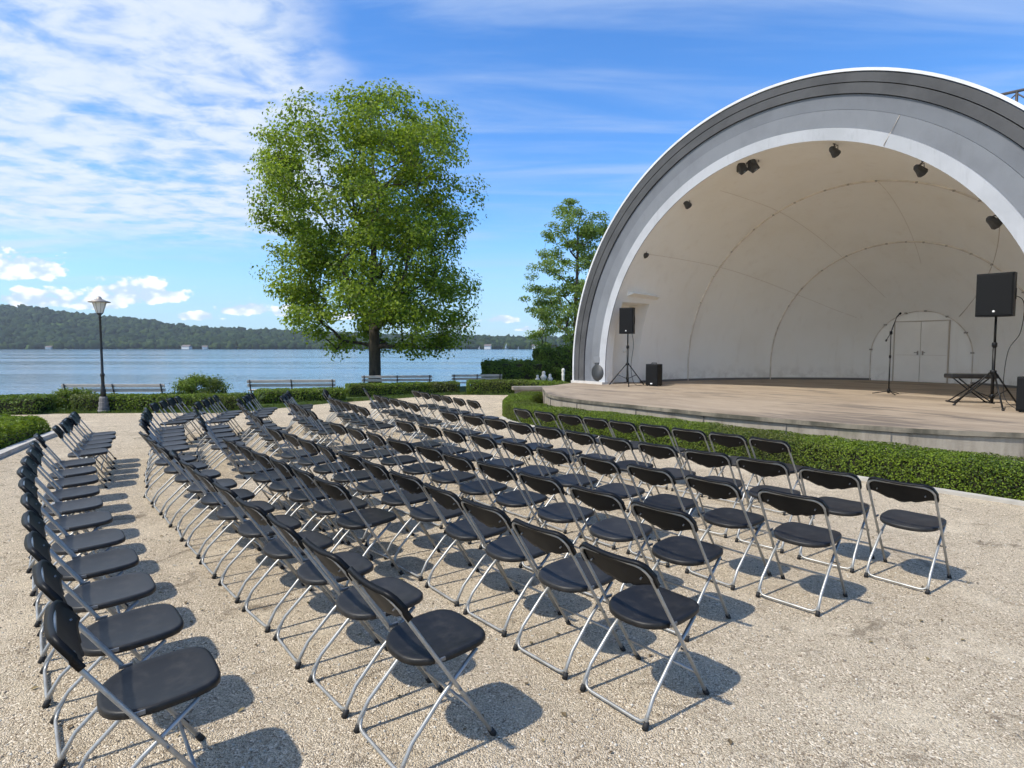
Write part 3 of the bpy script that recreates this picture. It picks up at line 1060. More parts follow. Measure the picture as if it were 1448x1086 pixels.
P = np.stack([RNG.uniform(-11, 7.5, 900), RNG.uniform(1.6, 15, 900), np.full(900, .02)], 1)
V, T, R_ = leaves(P, np.tile([0., 0, 1], (900, 1)), .034, .6, .10, .18)
V[:, 2] = np.maximum(V[:, 2], .0135)
m, nt = mat('dry_leaf', (.16, .10, .05), .8)
nt.l.new(nt.mix(nt.node('ShaderNodeAttribute', attribute_name='rnd').outputs['Fac'], (.09, .06, .03), (.26, .20, .09)), nt.b.inputs['Base Color'])
o = np_mesh('fallen_leaves', V, T, m, R_)
tag(o, 'small dry leaves scattered over the gravel', 'leaves', kind='stuff')


# ------------------------------------------------------------------ trees
def tree(name, base, trunk_r, height, envelope, n_cl, per, leaf, lm, label, z=0.0, seed=1, cl_r=.5, carve=.0, trunk_top=.85, lean=(0, 0), flat=1.0, first=1.6):
    """envelope: list of (height, radius, centre x shift); grows limbs from trunk to leaf clusters"""
    rng = np.random.default_rng(seed)
    t = thing(name, label, 'tree', (base[0], base[1], z))
    eh = np.array([e[0] for e in envelope])
    er = np.array([e[1] for e in envelope])
    ex = np.array([e[2] for e in envelope])
    cl = []
    tries = 0
    while len(cl) < n_cl and tries < n_cl * 60:
        tries += 1
        zc = rng.uniform(eh[0], eh[-1])
        R = np.interp(zc, eh, er)
        if rng.random() > (R / er.max()) ** 1.2 + .05:
            continue
        a = rng.uniform(0, 2 * PI)
        lobes = 1 + .15 * mnoise.noise(Vector((math.cos(a) * 1.7, math.sin(a) * 1.7, zc * .42 + seed)))+ .20 * mnoise.noise(Vector((math.cos(a) * 3.2, math.sin(a) * 4, zc * 1.1 + seed)))
        r = R * lobes * rng.random() ** .42
        p = np.array([r * math.cos(a) + np.interp(zc, eh, ex), r * math.sin(a), zc])
        if mnoise.noise(Vector(p) * .62 + Vector((seed, 0, 0))) < carve:
            continue
        cl.append(p)
    cl = np.array(cl)
    # skeleton
    top = height * trunk_top
    nz = np.linspace(0, top, 18)
    wob = np.array([[mnoise.noise(Vector((seed, q * .35, 0))), mnoise.noise(Vector((seed, 7, q * .35)))] for q in nz]) * (.30 * (nz / top))[:, None]
    nodes = [np.array([w[0] + lean[0] * q / top, w[1] + lean[1] * q / top, q]) for w, q in zip(wob, nz)]
    par = [-1] + list(range(len(nz) - 1))
    order = np.argsort(np.hypot(cl[:, 0], cl[:, 1]) + .15 * cl[:, 2])
    tips = []
    for ci in order:
        p = cl[ci]
        A = np.array(nodes)
        dlt = p - A
        dist = np.linalg.norm(dlt, axis=1)
        hor = np.hypot(dlt[:, 0], dlt[:, 1])
        cost = dist + np.maximum(0, .30 * hor * flat - dlt[:, 2]) * 1.8 + (A[:, 2] < first) * 40
        j = int(np.argmin(cost))
        k = max(1, int(dist[j] / .55))
        st = nodes[j]
        prev = j
        for q in range(1, k + 1):
            f = q / k
            w = st * (1 - f) + p * f
            w = w + rng.normal(0, .06, 3) * math.sin(f * PI) + np.array([0, 0, .10 * dist[j] * math.sin(f * PI) * .5])
            nodes.append(w)
            par.append(prev)
            prev = len(nodes) - 1
        tips.append(prev)
    nn = len(nodes)
    area = np.zeros(nn)
    for ti in tips:
        area[ti] += 1
    for i in range(nn - 1, 0, -1):
        area[par[i]] += area[i]
    rad_ = np.maximum(.009, trunk_r * np.sqrt(np.maximum(area, .3) / area[0]) ** 1.06)
    for i in range(len(nz)):
        rad_[i] = max(rad_[i], trunk_r * (1 - .72 * nz[i] / top) * .55)
        rad_[i] *= 1 + .45 * math.exp(-nz[i] / .35)
    tb = MB()
    A = [Vector(n_) for n_ in nodes]
    vs, fs = [], []
    for i in range(1, nn):
        j = par[i]
        n_s = 10 if i < len(nz) else (7 if rad_[i] > .05 else 4)
        a, b = A[j], A[i]
        dv = (b - a)
        if dv.length < 1e-4:
            continue
        dv.normalize()
        x = dv.orthogonal().normalized()
        y = dv.cross(x)
        ra = rad_[j] if i < len(nz) else min(rad_[j], rad_[i] * 1.35)
        o_ = len(vs)
        for c_, r_ in ((a - dv * r_0, ra) if False else (a, ra) for r_0 in (0,)):
            pass
        for c_, r_ in ((a, ra), (b + dv * rad_[i] * .3, rad_[i])):
            for k in range(n_s):
                an = 2 * PI * k / n_s
                vs.append(c_ + (x * math.cos(an) + y * math.sin(an)) * r_)
        for k in range(n_s):
            fs.append((o_ + k, o_ + (k + 1) % n_s, o_ + n_s + (k + 1) % n_s, o_ + n_s + k))
    tb.add(vs, fs, 0, True)
    tb.build('trunk', MT['bark'], t)
    # leaves
    P, N = [], []
    for p in cl:
        k = int(per * rng.uniform(.55, 1.35))
        rr = cl_r * rng.uniform(.7, 1.25)
        q = rng.normal(0, 1, (k, 3))
        q *= (rng.random((k, 1)) ** .45) / np.linalg.norm(q, axis=1, keepdims=True)
        q = q * [rr * 1.08, rr * 1.08, rr * .74 * flat]
        P.append(p + q)
        o_ = q / rr * .8 + np.array([p[0], p[1], 0]) / er.max() * .6 + [0, 0, .55]
        N.append(o_)
    P = np.concatenate(P)
    N = np.concatenate(N)
    V, T, R = leaves(P, N, leaf, .78, .16, .45)
    np_mesh('crown', V, T, lm, R, parent=t)
    return t


tree('broad_tree', (-6.32, 27.0), .26, 14.6,
     [(2.0, 2.8, .3), (2.7, 3.9, .5), (3.6, 4.4, .3), (4.8, 4.5, .15), (6.2, 4.65, -.1), (8.0, 4.7, -.25), (9.6, 4.6, -.3), (10.8, 4.35, -.25), (11.7, 4.0, .05), (12.4, 3.3, .25), (13.0, 2.4, .4), (13.4, 1.2, .6)],
     680, 122, .138, MT['leaf_tree'], 'big broad green tree on the lake bank behind a bench', -.35, 5, .70, -.02, .84)
tree('slender_tree', (3.55, 33.5), .17, 10.2,
     [(1.6, 1.6, -.5), (3.0, 2.3, -.4), (4.5, 2.5, -.3), (6.0, 2.45, -.2), (7.5, 2.05, -.1), (9.0, 1.6, 0), (10.0, 1.0, .1), (10.7, .35, .15)],
     230, 120, .115, MT['leaf_tree_pale'], 'slender pale green tree beside the left edge of the band shell', -.2, 12, .50, -.22, .96, (.2, 0), .75)


# ------------------------------------------------------------------ stage and band shell
FZ = .58
CX, CY, PHI = 6.256, 14.59, rad(36.1)
AX = (math.cos(PHI), math.sin(PHI))
LX = (-AX[1], AX[0])


def sh(s, u, z):
    """shell coordinates: s into the shell, u to its left (seen from the audience), z up"""
    return (CX + s * AX[0] + u * LX[0], CY + s * AX[1] + u * LX[1], z)


k = (CAM_H - FZ) / (CAM_H - .55)
edge_px = [(12.42, 13.37), (11.28, 12.02), (10.66, 11.22), (10.27, 10.41), (10.06, 9.32), (10.02, 8.1), (9.98, 6.84), (9.96, 5.9), (10.03, 4.8), (10.15, 3.8), (10.42, 2.75), (11.04, 1.69), (11.9, .75), (13.2, -.3), (14.6, -.9)]
edge = [Vector((*nt_xy(n_ * k, t_ * k), 0)) for n_, t_ in edge_px]
edge = smoothline(edge, 6)
back = [Vector(sh(.2, -6.5, 0)), Vector(sh(5, -7.2, 0)), Vector(sh(11, -4, 0)), Vector(sh(11, 4, 0)), Vector(sh(5, 7.2, 0)), Vector(sh(.2, 6.95, 0))]
outline = [(p.x, p.y) for p in edge] + [(p.x, p.y) for p in back]
st = thing('stage', 'raised half round concrete stage with worn tan floor', 'stage')


def offset_poly(poly, d):
    c_ = Vector((sum(p[0] for p in poly) / len(poly), sum(p[1] for p in poly) / len(poly)))
    return [tuple(Vector(p) + (Vector(p) - c_).normalized() * d) for p in poly]


MB().prism(offset_poly(outline, -.05), 0, FZ - .085, bottom=False).build('front_wall', MT['stage_wall'], st)
MB().prism(outline, FZ - .075, FZ - .004).build('edge_slab', MT['stage_edge'], st)
fl = MB()
op = offset_poly(outline, -.02)
fl.add([(x, y, FZ) for x, y in op], [tuple(range(len(op)))])
fl.add([(x, y, FZ - .012) for x, y in op] + [(x, y, FZ) for x, y in op], [(i, (i + 1) % len(op), len(op) + (i + 1) % len(op), len(op) + i) for i in range(len(op))])
fo = fl.build('floor', MT['stage_floor'], st)
jt = MB()
for q in range(4, len(edge) - 4, 9):
    p = offset_poly(outline, -.044)[q]
    dv = (edge[q + 1] - edge[q - 1]).normalized()
    jt.box((p[0], p[1], .25), (.012, .03, .49), math.atan2(dv.y, dv.x))
jt.build('wall_joint', MT['skirt'], st)

shell = thing('band_shell', 'large white arched band shell with grey front bands and cream interior', 'band shell', sh(0, 0, 0))
R0, RO, Z0 = 5.46, 6.88, 1.13
prof_s = [-.02, 1.9, 3.89, 5.5, 7.09, 8.4, 9.2, 9.6]
prof_r = [5.46, 5.42, 5.23, 4.75, 3.95, 2.95, 2.1, 1.527]
prof_z = [1.13, 1.13, 1.13, 1.13, 1.13, 1.22, 1.38, 1.488]


def dome_r(s):
    return float(np.interp(s, fine_s, fine_r))


def dome_z(s):
    return float(np.interp(s, prof_s, prof_z))


# smooth radius curve
cr_ = smoothline([(a, b, 0) for a, b in zip(prof_s, prof_r)], 10)
fine_s = [p.x for p in cr_]
fine_r = [p.y for p in cr_]
NV, NA = 5, 72


def section(s, R=None, zc=None, z_base=FZ, na=NA):
    """points of the arch at depth s from left foot over the top to the right foot, as (u, z)"""
    R = dome_r(s) if R is None else R
    zc = dome_z(s) if zc is None else zc
    out = [(R, z_base + (zc - z_base) * i / NV) for i in range(NV)]
    out += [(R * math.cos(PI * i / na), zc + R * math.sin(PI * i / na)) for i in range(na + 1)]
    out += [(-R, z_base + (zc - z_base) * (NV - i) / NV) for i in range(1, NV + 1)]
    return out


base_inv = Matrix.Translation(-Vector(sh(0, 0, 0)))


def L(p):
    return tuple(base_inv @ Vector(p))


NICHE = (.30, 1.55)
S_LIST = sorted(set([0, .15, NICHE[0], .6, .9, 1.2, NICHE[1], 1.9] + [round(2.2 + .37 * i, 3) for i in range(20)] + [9.35, 9.6]))
S_LIST = [s for s in S_LIST if s <= 9.6]
NICHE_TOP = NV + 9
secs = [[L(sh(s, u, z)) for u, z in section(s)] for s in S_LIST]
npnt = len(secs[0])
vs = [p for sc_ in secs for p in sc_]
fs = []
for i in range(len(S_LIST) - 1):
    for j in range(npnt - 1):
        if S_LIST[i] >= NICHE[0] - 1e-6 and S_LIST[i + 1] <= NICHE[1] + 1e-6 and j < NICHE_TOP:
            continue
        fs.append((i * npnt + j, (i + 1) * npnt + j, (i + 1) * npnt + j + 1, i * npnt + j + 1))
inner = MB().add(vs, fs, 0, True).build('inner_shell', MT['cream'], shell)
# niche: door recess in the left wall
i0, i1 = S_LIST.index(NICHE[0]), S_LIST.index(NICHE[1])
UB = 5.92


def to_back(s, z):
    return L(sh(s, UB, z))


nb = MB()
zt = section(NICHE[0])[NICHE_TOP][1]
for s_i in (i0, i1):
    s = S_LIST[s_i]
    col_ = section(s)[:NICHE_TOP + 1]
    va = [L(sh(s, u, z)) for u, z in col_] + [to_back(s, z) for u, z in col_]
    m_ = len(col_)
    nb.add(va, [(q, q + 1, m_ + q + 1, m_ + q) for q in range(m_ - 1)])
top_u = [(S_LIST[q], section(S_LIST[q])[NICHE_TOP]) for q in range(i0, i1 + 1)]
va = [L(sh(s, u, z)) for s, (u, z) in top_u] + [to_back(s, z) for s, (u, z) in top_u]
m_ = len(top_u)
nb.add(va, [(q, q + 1, m_ + q + 1, m_ + q) for q in range(m_ - 1)])
nb.add([to_back(NICHE[0], FZ), to_back(NICHE[1], FZ), to_back(NICHE[1], zt + .05), to_back(NICHE[0], zt + .05)], [(0, 1, 2, 3)])
nb.build('side_recess', MT['cream_door'], shell)
sd = MB()
c0 = L(sh(.92, UB - .03, (FZ + 2.75) / 2))
sd.box(c0, (.92, .05, 2.16), PHI, bev=.008)
sdo = sd.build('side_door', MT['cream_door'], shell)
MB().tube([L(sh(1.28, UB - .06, 1.62)), L(sh(1.28, UB - .13, 1.62)), L(sh(1.15, UB - .13, 1.62))], .012, 6).build('handle', MT['chrome'], sdo)
# ledge above the recess, with a torn soffit
lg = MB()
lu, lz = section(1.3)[NICHE_TOP + 2]
lg.add([L(sh(s, u, z)) for s, u, z in [(.40, 4.90, 3.42), (1.75, 4.88, 3.36), (1.75, 5.2, 3.30), (.40, 5.25, 3.30), (.40, 4.66, 3.47), (1.75, 4.74, 3.42), (1.75, 5.1, 3.56), (.40, 5.1, 3.60)]],
       [(0, 1, 2, 3), (4, 7, 6, 5), (0, 4, 5, 1), (1, 5, 6, 2), (3, 7, 4, 0), (2, 6, 7, 3)])
lg.build('ledge', MT['cream'], shell)

# front bands, each ring a stepped strip: (outer R, inner R, s front)
def ring(name, prof, mats, mi_of=None, zb=FZ, na=96):
    """sweep a closed profile of (R, s) round the arch"""
    mb = MB()
    n_ = len(prof)
    ths = [('v', i / 4) for i in range(4)] + [('a', PI * i / na) for i in range(na + 1)] + [('w', 1 - i / 4) for i in range(1, 5)]
    vs_ = []
    for kind_, a in ths:
        for R, s in prof:
            if kind_ == 'v':
                u, z = R, zb + (Z0 - zb) * a
            elif kind_ == 'w':
                u, z = -R, zb + (Z0 - zb) * a
            else:
                u, z = R * math.cos(a), Z0 + R * math.sin(a)
            vs_.append(L(sh(s, u, z)))
    m_ = len(ths)
    for q in range(n_):
        fs_ = [(i * n_ + q, i * n_ + (q + 1) % n_, (i + 1) * n_ + (q + 1) % n_, (i + 1) * n_ + q) for i in range(m_ - 1)]
        mb.add([], [])
        o_ = 0
        mb.f += fs_
        mb.mi += [0] * len(fs_)
        mb.sm += [False] * len(fs_)
    mb.v = vs_
    mb.f += [tuple(range(n_)), tuple((m_ - 1) * n_ + q for q in range(n_))[::-1]]
    mb.mi += [0, 0]
    mb.sm += [False, False]
    o_ = mb.build(name, mats, shell)
    return o_


ring('white_trim', [(5.462, 0.0), (5.445, -.05), (5.70, -.07), (5.715, -.02)], MT['trim_white'])
ring('grey_band', [(5.715, -.035), (6.075, -.055), (6.09, .0), (5.725, .02)], MT['band_grey_light'])
ring('grey_band', [(6.085, -.04), (6.385, -.06), (6.40, .0), (6.09, .01)], MT['band_grey'])
ring('dark_band', [(6.398, -.10), (6.60, -.12), (6.61, .0), (6.40, .0)], MT['band_dark'])
ring('dark_band', [(6.618, -.13), (6.80, -.15), (6.81, .0), (6.62, .0)], MT['band_dark'])
ring('edge_flashing', [(6.82, -.17), (6.878, -.17), (6.90, .5), (6.83, .5)], MT['flashing'])
# shadow gaps between bands are the real gaps above; outer roof behind
ro = MB()
s_out = [0.02, 1.5, 3, 4.5, 6, 7.5, 9, 10.2, 10.9, 11.2]
r_out = [6.8, 6.78, 6.7, 6.5, 6.15, 5.6, 4.7, 3.4, 2.0, .4]
so = []
for s, r in zip(s_out, r_out):
    so.append([L(sh(s, u, z)) for u, z in section(s, r, Z0, 0.0)])
m_ = len(so[0])
ro.add([p for q in so for p in q], [(i * m_ + j, i * m_ + j + 1, (i + 1) * m_ + j + 1, (i + 1) * m_ + j) for i in range(len(so) - 1) for j in range(m_ - 1)], 0, True)
ro.build('roof', MT['flashing'], shell)
# plinth under the bands on both sides
pl_ = MB()
for sgn in (1, -1):
    pl_.box(L(sh(-.06, sgn * 6.16, FZ + .03)), (.30, 1.50, .09), PHI)
pl_.build('plinth', MT['plinth'], shell)
# vertical band seams
for a_deg in (118,):
    a = rad(a_deg)
    ring_pts = [L(sh(-.066 - .02 * (R > 6.2), R * math.cos(a), Z0 + R * math.sin(a))) for R in (5.47, 5.74)]
    MB().tube(ring_pts, .006, 5).build('panel_seam', MT['seam'], shell)
a = rad(118)
MB().tube([L(sh(-.062, R * math.cos(a), Z0 + R * math.sin(a))) for R in (5.76, 6.07)], .005, 5).build('panel_seam', MT['seam'], shell)
# skirting along the foot of the dome
skp = [(s, dome_r(s)) for s in np.linspace(1.57, 9.6, 24)]
for sgn in (1, -1):
    b = MB()
    vs_, fs_ = [], []
    for s, r in skp:
        vs_ += [L(sh(s, sgn * (r - .03), FZ)), L(sh(s, sgn * (r - .03), FZ + .07)), L(sh(s, sgn * (r + .02), FZ + .07))]
    for i in range(len(skp) - 1):
        fs_ += [(i * 3, i * 3 + 1, i * 3 + 4, i * 3 + 3), (i * 3 + 1, i * 3 + 2, i * 3 + 5, i * 3 + 4)]
    b.add(vs_, fs_)
    b.build('skirting', MT['skirt'], shell)


# ribs with clips
def rib(s, r_off, clip_deg, tube_r):
    R = dome_r(s) - r_off
    zc = dome_z(s)
    pts_ = [L(sh(s, R, FZ + (zc - FZ) * i / 3)) for i in range(3)] + [L(sh(s, R * math.cos(PI * i / 60), zc + R * math.sin(PI * i / 60))) for i in range(61)] + [L(sh(s, -R, FZ + (zc - FZ) * (3 - i) / 3)) for i in range(1, 4)]
    o_ = MB().tube(pts_, tube_r, 6).build('arch_rib', MT['rib'], shell)
    b_ = MB()
    for d_ in clip_deg:
        a_ = rad(d_)
        b_.box(L(sh(s - .02, (R - .012) * math.cos(a_), zc + (R - .012) * math.sin(a_))), (.055, .045, .04), PHI + a_)
    b_.build('clip', MT['clip'], o_)


rib(3.89, .012, [172, 160, 149, 141, 133, 127, 120, 110, 99, 91, 84, 74, 66, 58, 47, 36, 25], .030)
rib(7.09, .012, [175, 166, 153, 147, 141, 131, 122, 112, 103, 96, 88, 79, 70, 57, 44, 33, 20], .028)
# meridian seams
for a_deg, s0, s1 in ((131, .3, 9.45), (99, 3.9, 8), (166, 2.2, 7.0), (68, 1, 9), (40, .5, 9)):
    a = rad(a_deg)
    pts_ = [L(sh(s, (dome_r(s) - .002) * math.cos(a), dome_z(s) + (dome_r(s) - .002) * math.sin(a))) for s in np.linspace(s0, s1, 26)]
    MB().tube(pts_, .009 if a_deg == 131 else .005, 5).build('panel_seam', MT['seam'], shell)
# end wall with the double door
RE, ZE = 1.527, 1.488
ew = MB()
pts_ = [L(sh(9.6, u, z)) for u, z in section(9.6)]
ew.add(pts_, [tuple(range(len(pts_)))])
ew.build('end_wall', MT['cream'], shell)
arc = [L(sh(9.58, RE, FZ + (ZE - FZ) * i / 3)) for i in range(3)] + [L(sh(9.58, RE * math.cos(PI * i / 40), ZE + RE * math.sin(PI * i / 40))) for i in range(41)] + [L(sh(9.58, -RE, FZ + (ZE - FZ) * (3 - i) / 3)) for i in range(1, 4)]
ab = MB().tube(arc, .016, 6).build('door_arch', MT['rib'], shell)
cb_ = MB()
for d_ in (176, 150, 121, 96, 74, 46, 8):
    a = rad(d_)
    cb_.box(L(sh(9.55, RE * math.cos(a), ZE + RE * math.sin(a))), (.06, .09, .05), PHI + a)
cb_.build('clip', MT['clip'], ab)
for u0, u1, hs_ in ((.745, -.045, 1), (-.065, -.845, -1)):
    um = (u0 + u1) / 2
    d_ = MB()
    d_.box(L(sh(9.575, um, FZ + 1.04)), (.04, abs(u0 - u1), 2.06), PHI, bev=.006)
    d_.box(L(sh(9.552, um, FZ + .93)), (.008, abs(u0 - u1) - .06, .008), PHI, mi=1)
    dd = d_.build('door', [MT['cream_door'], MT['seam']], shell)
    uh = (-.055) + hs_ * .075
    hb = MB()
    hb.box(L(sh(9.545, uh, FZ + 1.0)), (.02, .045, .14), PHI, bev=.004)
    hb.tube([L(sh(9.53, uh, FZ + 1.02)), L(sh(9.49, uh, FZ + 1.02)), L(sh(9.49, uh + hs_ * .09, FZ + 1.02))], .012, 6)
    hb.build('handle', MT['clip'], dd)
fr = MB()
for u in (.768, -.868):
    fr.box(L(sh(9.572, u, FZ + 1.05)), (.05, .028, 2.12), PHI)
fr.box(L(sh(9.572, -.05, FZ + 2.095)), (.05, 1.664, .028), PHI)
fr.build('door_frame', MT['seam'], shell)


# round fan by the foot of the left front band
t = thing('wall_fan', 'grey round wall fan under a small box at the shell foot', 'fan', sh(-.09, 5.78, .95), PHI + PI / 2)
Mx = Matrix.Rotation(PI / 2, 4, 'X')
MB().lathe([(.0, -.04), (.27, -.04), (.29, .0), (.27, .05), (.25, .05), (.24, .02), (.05, .02), (.05, .06), (0, .06)], (0, -.06, 0), 28, M=Mx).build('housing', MT['fan_grey'], t)
g_ = MB()
for k_ in range(10):
    a = PI * k_ / 10
    g_.tube([(-.25 * math.cos(a), -.115, -.25 * math.sin(a)), (.25 * math.cos(a), -.115, .25 * math.sin(a))], .004, 4)
for r_ in (.09, .17, .25):
    g_.tube([(r_ * math.cos(2 * PI * q / 24), -.117, r_ * math.sin(2 * PI * q / 24)) for q in range(24)], .005, 4, closed=True)
g_.build('guard', MT['steel_dark'], t)
MB().box((.03, -.05, .42), (.26, .10, .20), bev=.012).build('control_box', MT['band_grey_light'], t)


# spotlights hung inside the front arch
def spot(px_dir, label, kind=1, tilt=.5, yaw=0):
    s = .34
    # direction from the camera position to find the hanging point in the plane s
    X_, Y_, Z_ = px_dir
    return None


def pix_plane(x, y, s):
    P_ = math.atan(52 / 830)
    a, b = (x - 724) / 830, -(y - 543) / 830
    r = Vector((a, math.cos(P_) + b * math.sin(P_), -math.sin(P_) + b * math.cos(P_)))
    o_ = Vector(sh(s, 0, 0))
    n_ = Vector((AX[0], AX[1], 0))
    t_ = (o_.x * n_.x + o_.y * n_.y) / (r.x * n_.x + r.y * n_.y)
    return Vector((0, 0, CAM_H)) + r * t_


def spotlight(p, label, double=False, yaw=0.0, size=1.0):
    t_ = thing('stage_spotlight', label, 'spotlight', p, PHI + yaw, 'spotlights under the front arch')
    u = (p - Vector(sh(0, 0, 0))).dot(Vector((*LX, 0)))
    R = dome_r(.35)
    zt_ = Z0 + math.sqrt(max(R * R - u * u, .1)) - p.z if p.z > Z0 else .1
    inward = Vector((0, -u, 0))
    side = 0.0
    gap = R - math.hypot(u, p.z - Z0)
    th = math.atan2(p.z - Z0, u)
    rm = Matrix.Rotation(-yaw, 4, 'Z')
    hang = rm @ (Vector((0, math.cos(th) * (gap + .01), math.sin(th) * (gap + .01))))
    MB().tube([(0, 0, .07 * size), tuple(hang)], .013, 6).build('mount', MT['steel_dark'], t_)
    MB().lathe([(.055, -.012), (.055, .012)], tuple(hang), 12).build('ceiling_plate', MT['steel_dark'], t_)
    for q in ((-.14, .14) if double else (0,)):
        M_ = Matrix.Rotation(rad(-58), 4, 'Y')
        h_ = MB()
        h_.lathe([(.055 * size, .15 * size), (.085 * size, .11 * size), (.10 * size, .0), (.135 * size, -.15 * size), (.125 * size, -.155 * size), (.095 * size, -.03)], (0, q, -.05 * size), 8 if not double else 4, M=M_, smooth=False)
        ho = h_.build('lamp_head', MT['spot'], t_)
        MB().lathe([(.10 * size, -.125 * size), (.10 * size, -.12 * size)], (0, q, -.05 * size), 12, M=M_).build('lens', MT['chrome'], ho)
        MB().tube([(0, q - .13 * size, -.03), (0, q - .13 * size, .07 * size), (0, q + .13 * size, .07 * size), (0, q + .13 * size, -.03)], .010, 5).build('yoke', MT['steel_dark'], t_)


spotlight(pix_plane(911, 357, .36), 'lowest spotlight on the left haunch of the arch', size=.75)
spotlight(pix_plane(971, 286, .36), 'small dark spotlight second up the left side of the arch', size=.78)
spotlight(pix_plane(1056, 230, .36), 'black double floodlight left of the arch crown', True, .3, 1.15)
spotlight(pix_plane(1179, 211, .36), 'dark spotlight hanging at the crown of the arch', yaw=-.2, size=.78)
spotlight(pix_plane(1300, 237, .36), 'dark spotlight first to the right of the arch crown', yaw=-.35, size=.8)
spotlight(pix_plane(1404, 310, .36), 'dark spotlight lowest on the right side of the arch', yaw=-.5, size=.8)

# steel frame standing on the roof at the right
t = thing('roof_frame', 'dark steel railing frame standing on the shell roof at right', 'railing', sh(4.2, -2.75, 7.15), PHI)
for q in range(4):
    ur = -2.75 - q * .9
    zr = Z0 + math.sqrt(6.55 ** 2 - ur ** 2) - 7.15
    MB().tube([(0, -q * .9, zr - .06), (0, -q * .9, .64 - .055 * q)], .03, 6).build('post', MT['steel_dark'], t)
for z_ in (.62, .15):
    MB().tube([(0, .2, z_ + .05), (0, -3.0, z_ - .15)], .035, 6).build('rail', MT['steel_dark'], t)
MB().tube([(0, 0, -.2), (0, -.9, .55), (0, -1.8, -.35), (0, -2.7, .45)], .022, 6).build('brace', MT['steel_dark'], t)


# ------------------------------------------------------------------ things on the stage
def tripod_speaker(base, face, bw, bh, bd, z_box, hub, leg_r, rots, label_s, label_b):
    st_ = thing('speaker_stand', label_s, 'speaker stand', (base[0], base[1], FZ), rots, 'speaker stands on the stage')
    MB().tube([(0, 0, .10), (0, 0, hub + .55)], .028, 10).build('outer_pole', MT['black'], st_)
    MB().tube([(0, 0, hub + .5), (0, 0, z_box + .05)], .021, 10).build('inner_pole', MT['black'], st_)
    for z_ in (.18, hub + .50):
        MB().lathe([(.034, z_), (.045, z_ + .015), (.045, z_ + .08), (.034, z_ + .095)], n=12).build('collar', MT['black'], st_)
    MB().lathe([(.04, hub - .03), (.055, hub - .02), (.055, hub + .04), (.04, hub + .05)], n=12).build('leg_hub', MT['black'], st_)
    for q in range(3):
        a_ = 2 * PI * q / 3
        ca, sa = math.cos(a_), math.sin(a_)
        lg_ = MB().tube([(.05 * ca, .05 * sa, hub), (leg_r * ca, leg_r * sa, .015)], .016, 8).build('leg', MT['black'], st_)
        f_ = leg_r * .52
        MB().tube([(.04 * ca, .04 * sa, .22), (f_ * ca, f_ * sa, hub * .49)], .010, 6).build('brace', MT['black'], st_)
        MB().tube([(leg_r * .96 * ca, leg_r * .96 * sa, .03), (leg_r * 1.02 * ca, leg_r * 1.02 * sa, .004)], .022, 8).build('foot_cap', MT['rubber'], lg_)
    sp = thing('loudspeaker', label_b, 'loudspeaker', (base[0], base[1], FZ + z_box), face, 'loudspeakers on stands')
    # cabinet: front at -Y; tapered towards the back
    w, d_, h_ = bw / 2, bd / 2, bh
    fr_ = [(-w, -d_), (w, -d_), (w, .0), (w * .62, d_), (-w * .62, d_), (-w, .0)]
    MB().prism(fr_, 0, h_).build('cabinet', MT['black'], sp)
    MB().box((0, -d_ - .008, h_ / 2), (bw * .93, .02, bh * .95), bev=.008).build('grille', MT['grille'], sp)
    MB().lathe([(.022, 0), (.022, .006)], (0, -d_ - .018, bh * .11), 16, M=Matrix.Rotation(PI / 2, 4, 'X')).build('badge', MT['badge'], sp)
    hb_ = MB()
    hb_.box((w + .002, -.04, h_ * .55), (.012, .07, .16), bev=.004)
    hb_.box((w + .002, -.04, h_ * .42), (.012, .06, .05), bev=.004)
    hb_.build('handle', MT['rubber'], sp)


tripod_speaker((3.63, 18.45), rad(-27), .44, .80, .42, 1.62, .66, .62, .4, 'black tripod speaker stand near the side recess', 'black loudspeaker on the tripod near the side recess')
tripod_speaker((9.50, 11.58), rad(-50), .58, .83, .42, 1.80, .70, .62, .12, 'black tripod speaker stand beside the padded bench', 'large black loudspeaker on the tripod at the right of the stage')


def floor_speaker(p, rz, w, h_, d_, label, handle=True):
    t_ = thing('floor_loudspeaker', label, 'loudspeaker', (p[0], p[1], FZ), rz, 'loudspeakers standing on the stage floor')
    MB().box((0, 0, h_ / 2 + .02), (w, d_, h_), bev=.018).build('cabinet', MT['black'], t_)
    MB().box((0, -d_ / 2 - .004, h_ * .5 + .02), (w * .9, .018, h_ * .9), bev=.006).build('grille', MT['grille'], t_)
    MB().box((0, -d_ / 2 - .016, h_ * .12), (.07, .006, .035), bev=.002).build('badge', MT['badge'], t_)
    MB().tube([(-w * .2, 0, h_ + .015), (-w * .2, 0, h_ + .05), (w * .2, 0, h_ + .05), (w * .2, 0, h_ + .015)], .013, 6).build('handle', MT['black'], t_)
    ft = MB()
    for sx_ in (-1, 1):
        for sy_ in (-1, 1):
            ft.lathe([(.02, 0), (.02, .025)], (sx_ * w * .38, sy_ * d_ * .36, 0), 8)
    ft.build('foot', MT['rubber'], t_)


floor_speaker((4.42, 18.25), rad(-38), .40, .66, .36, 'black loudspeaker standing on the floor beside the left tripod')
floor_speaker((9.62, 10.75), rad(-60), .44, .64, .40, 'black loudspeaker on the floor at the right edge of the stage')

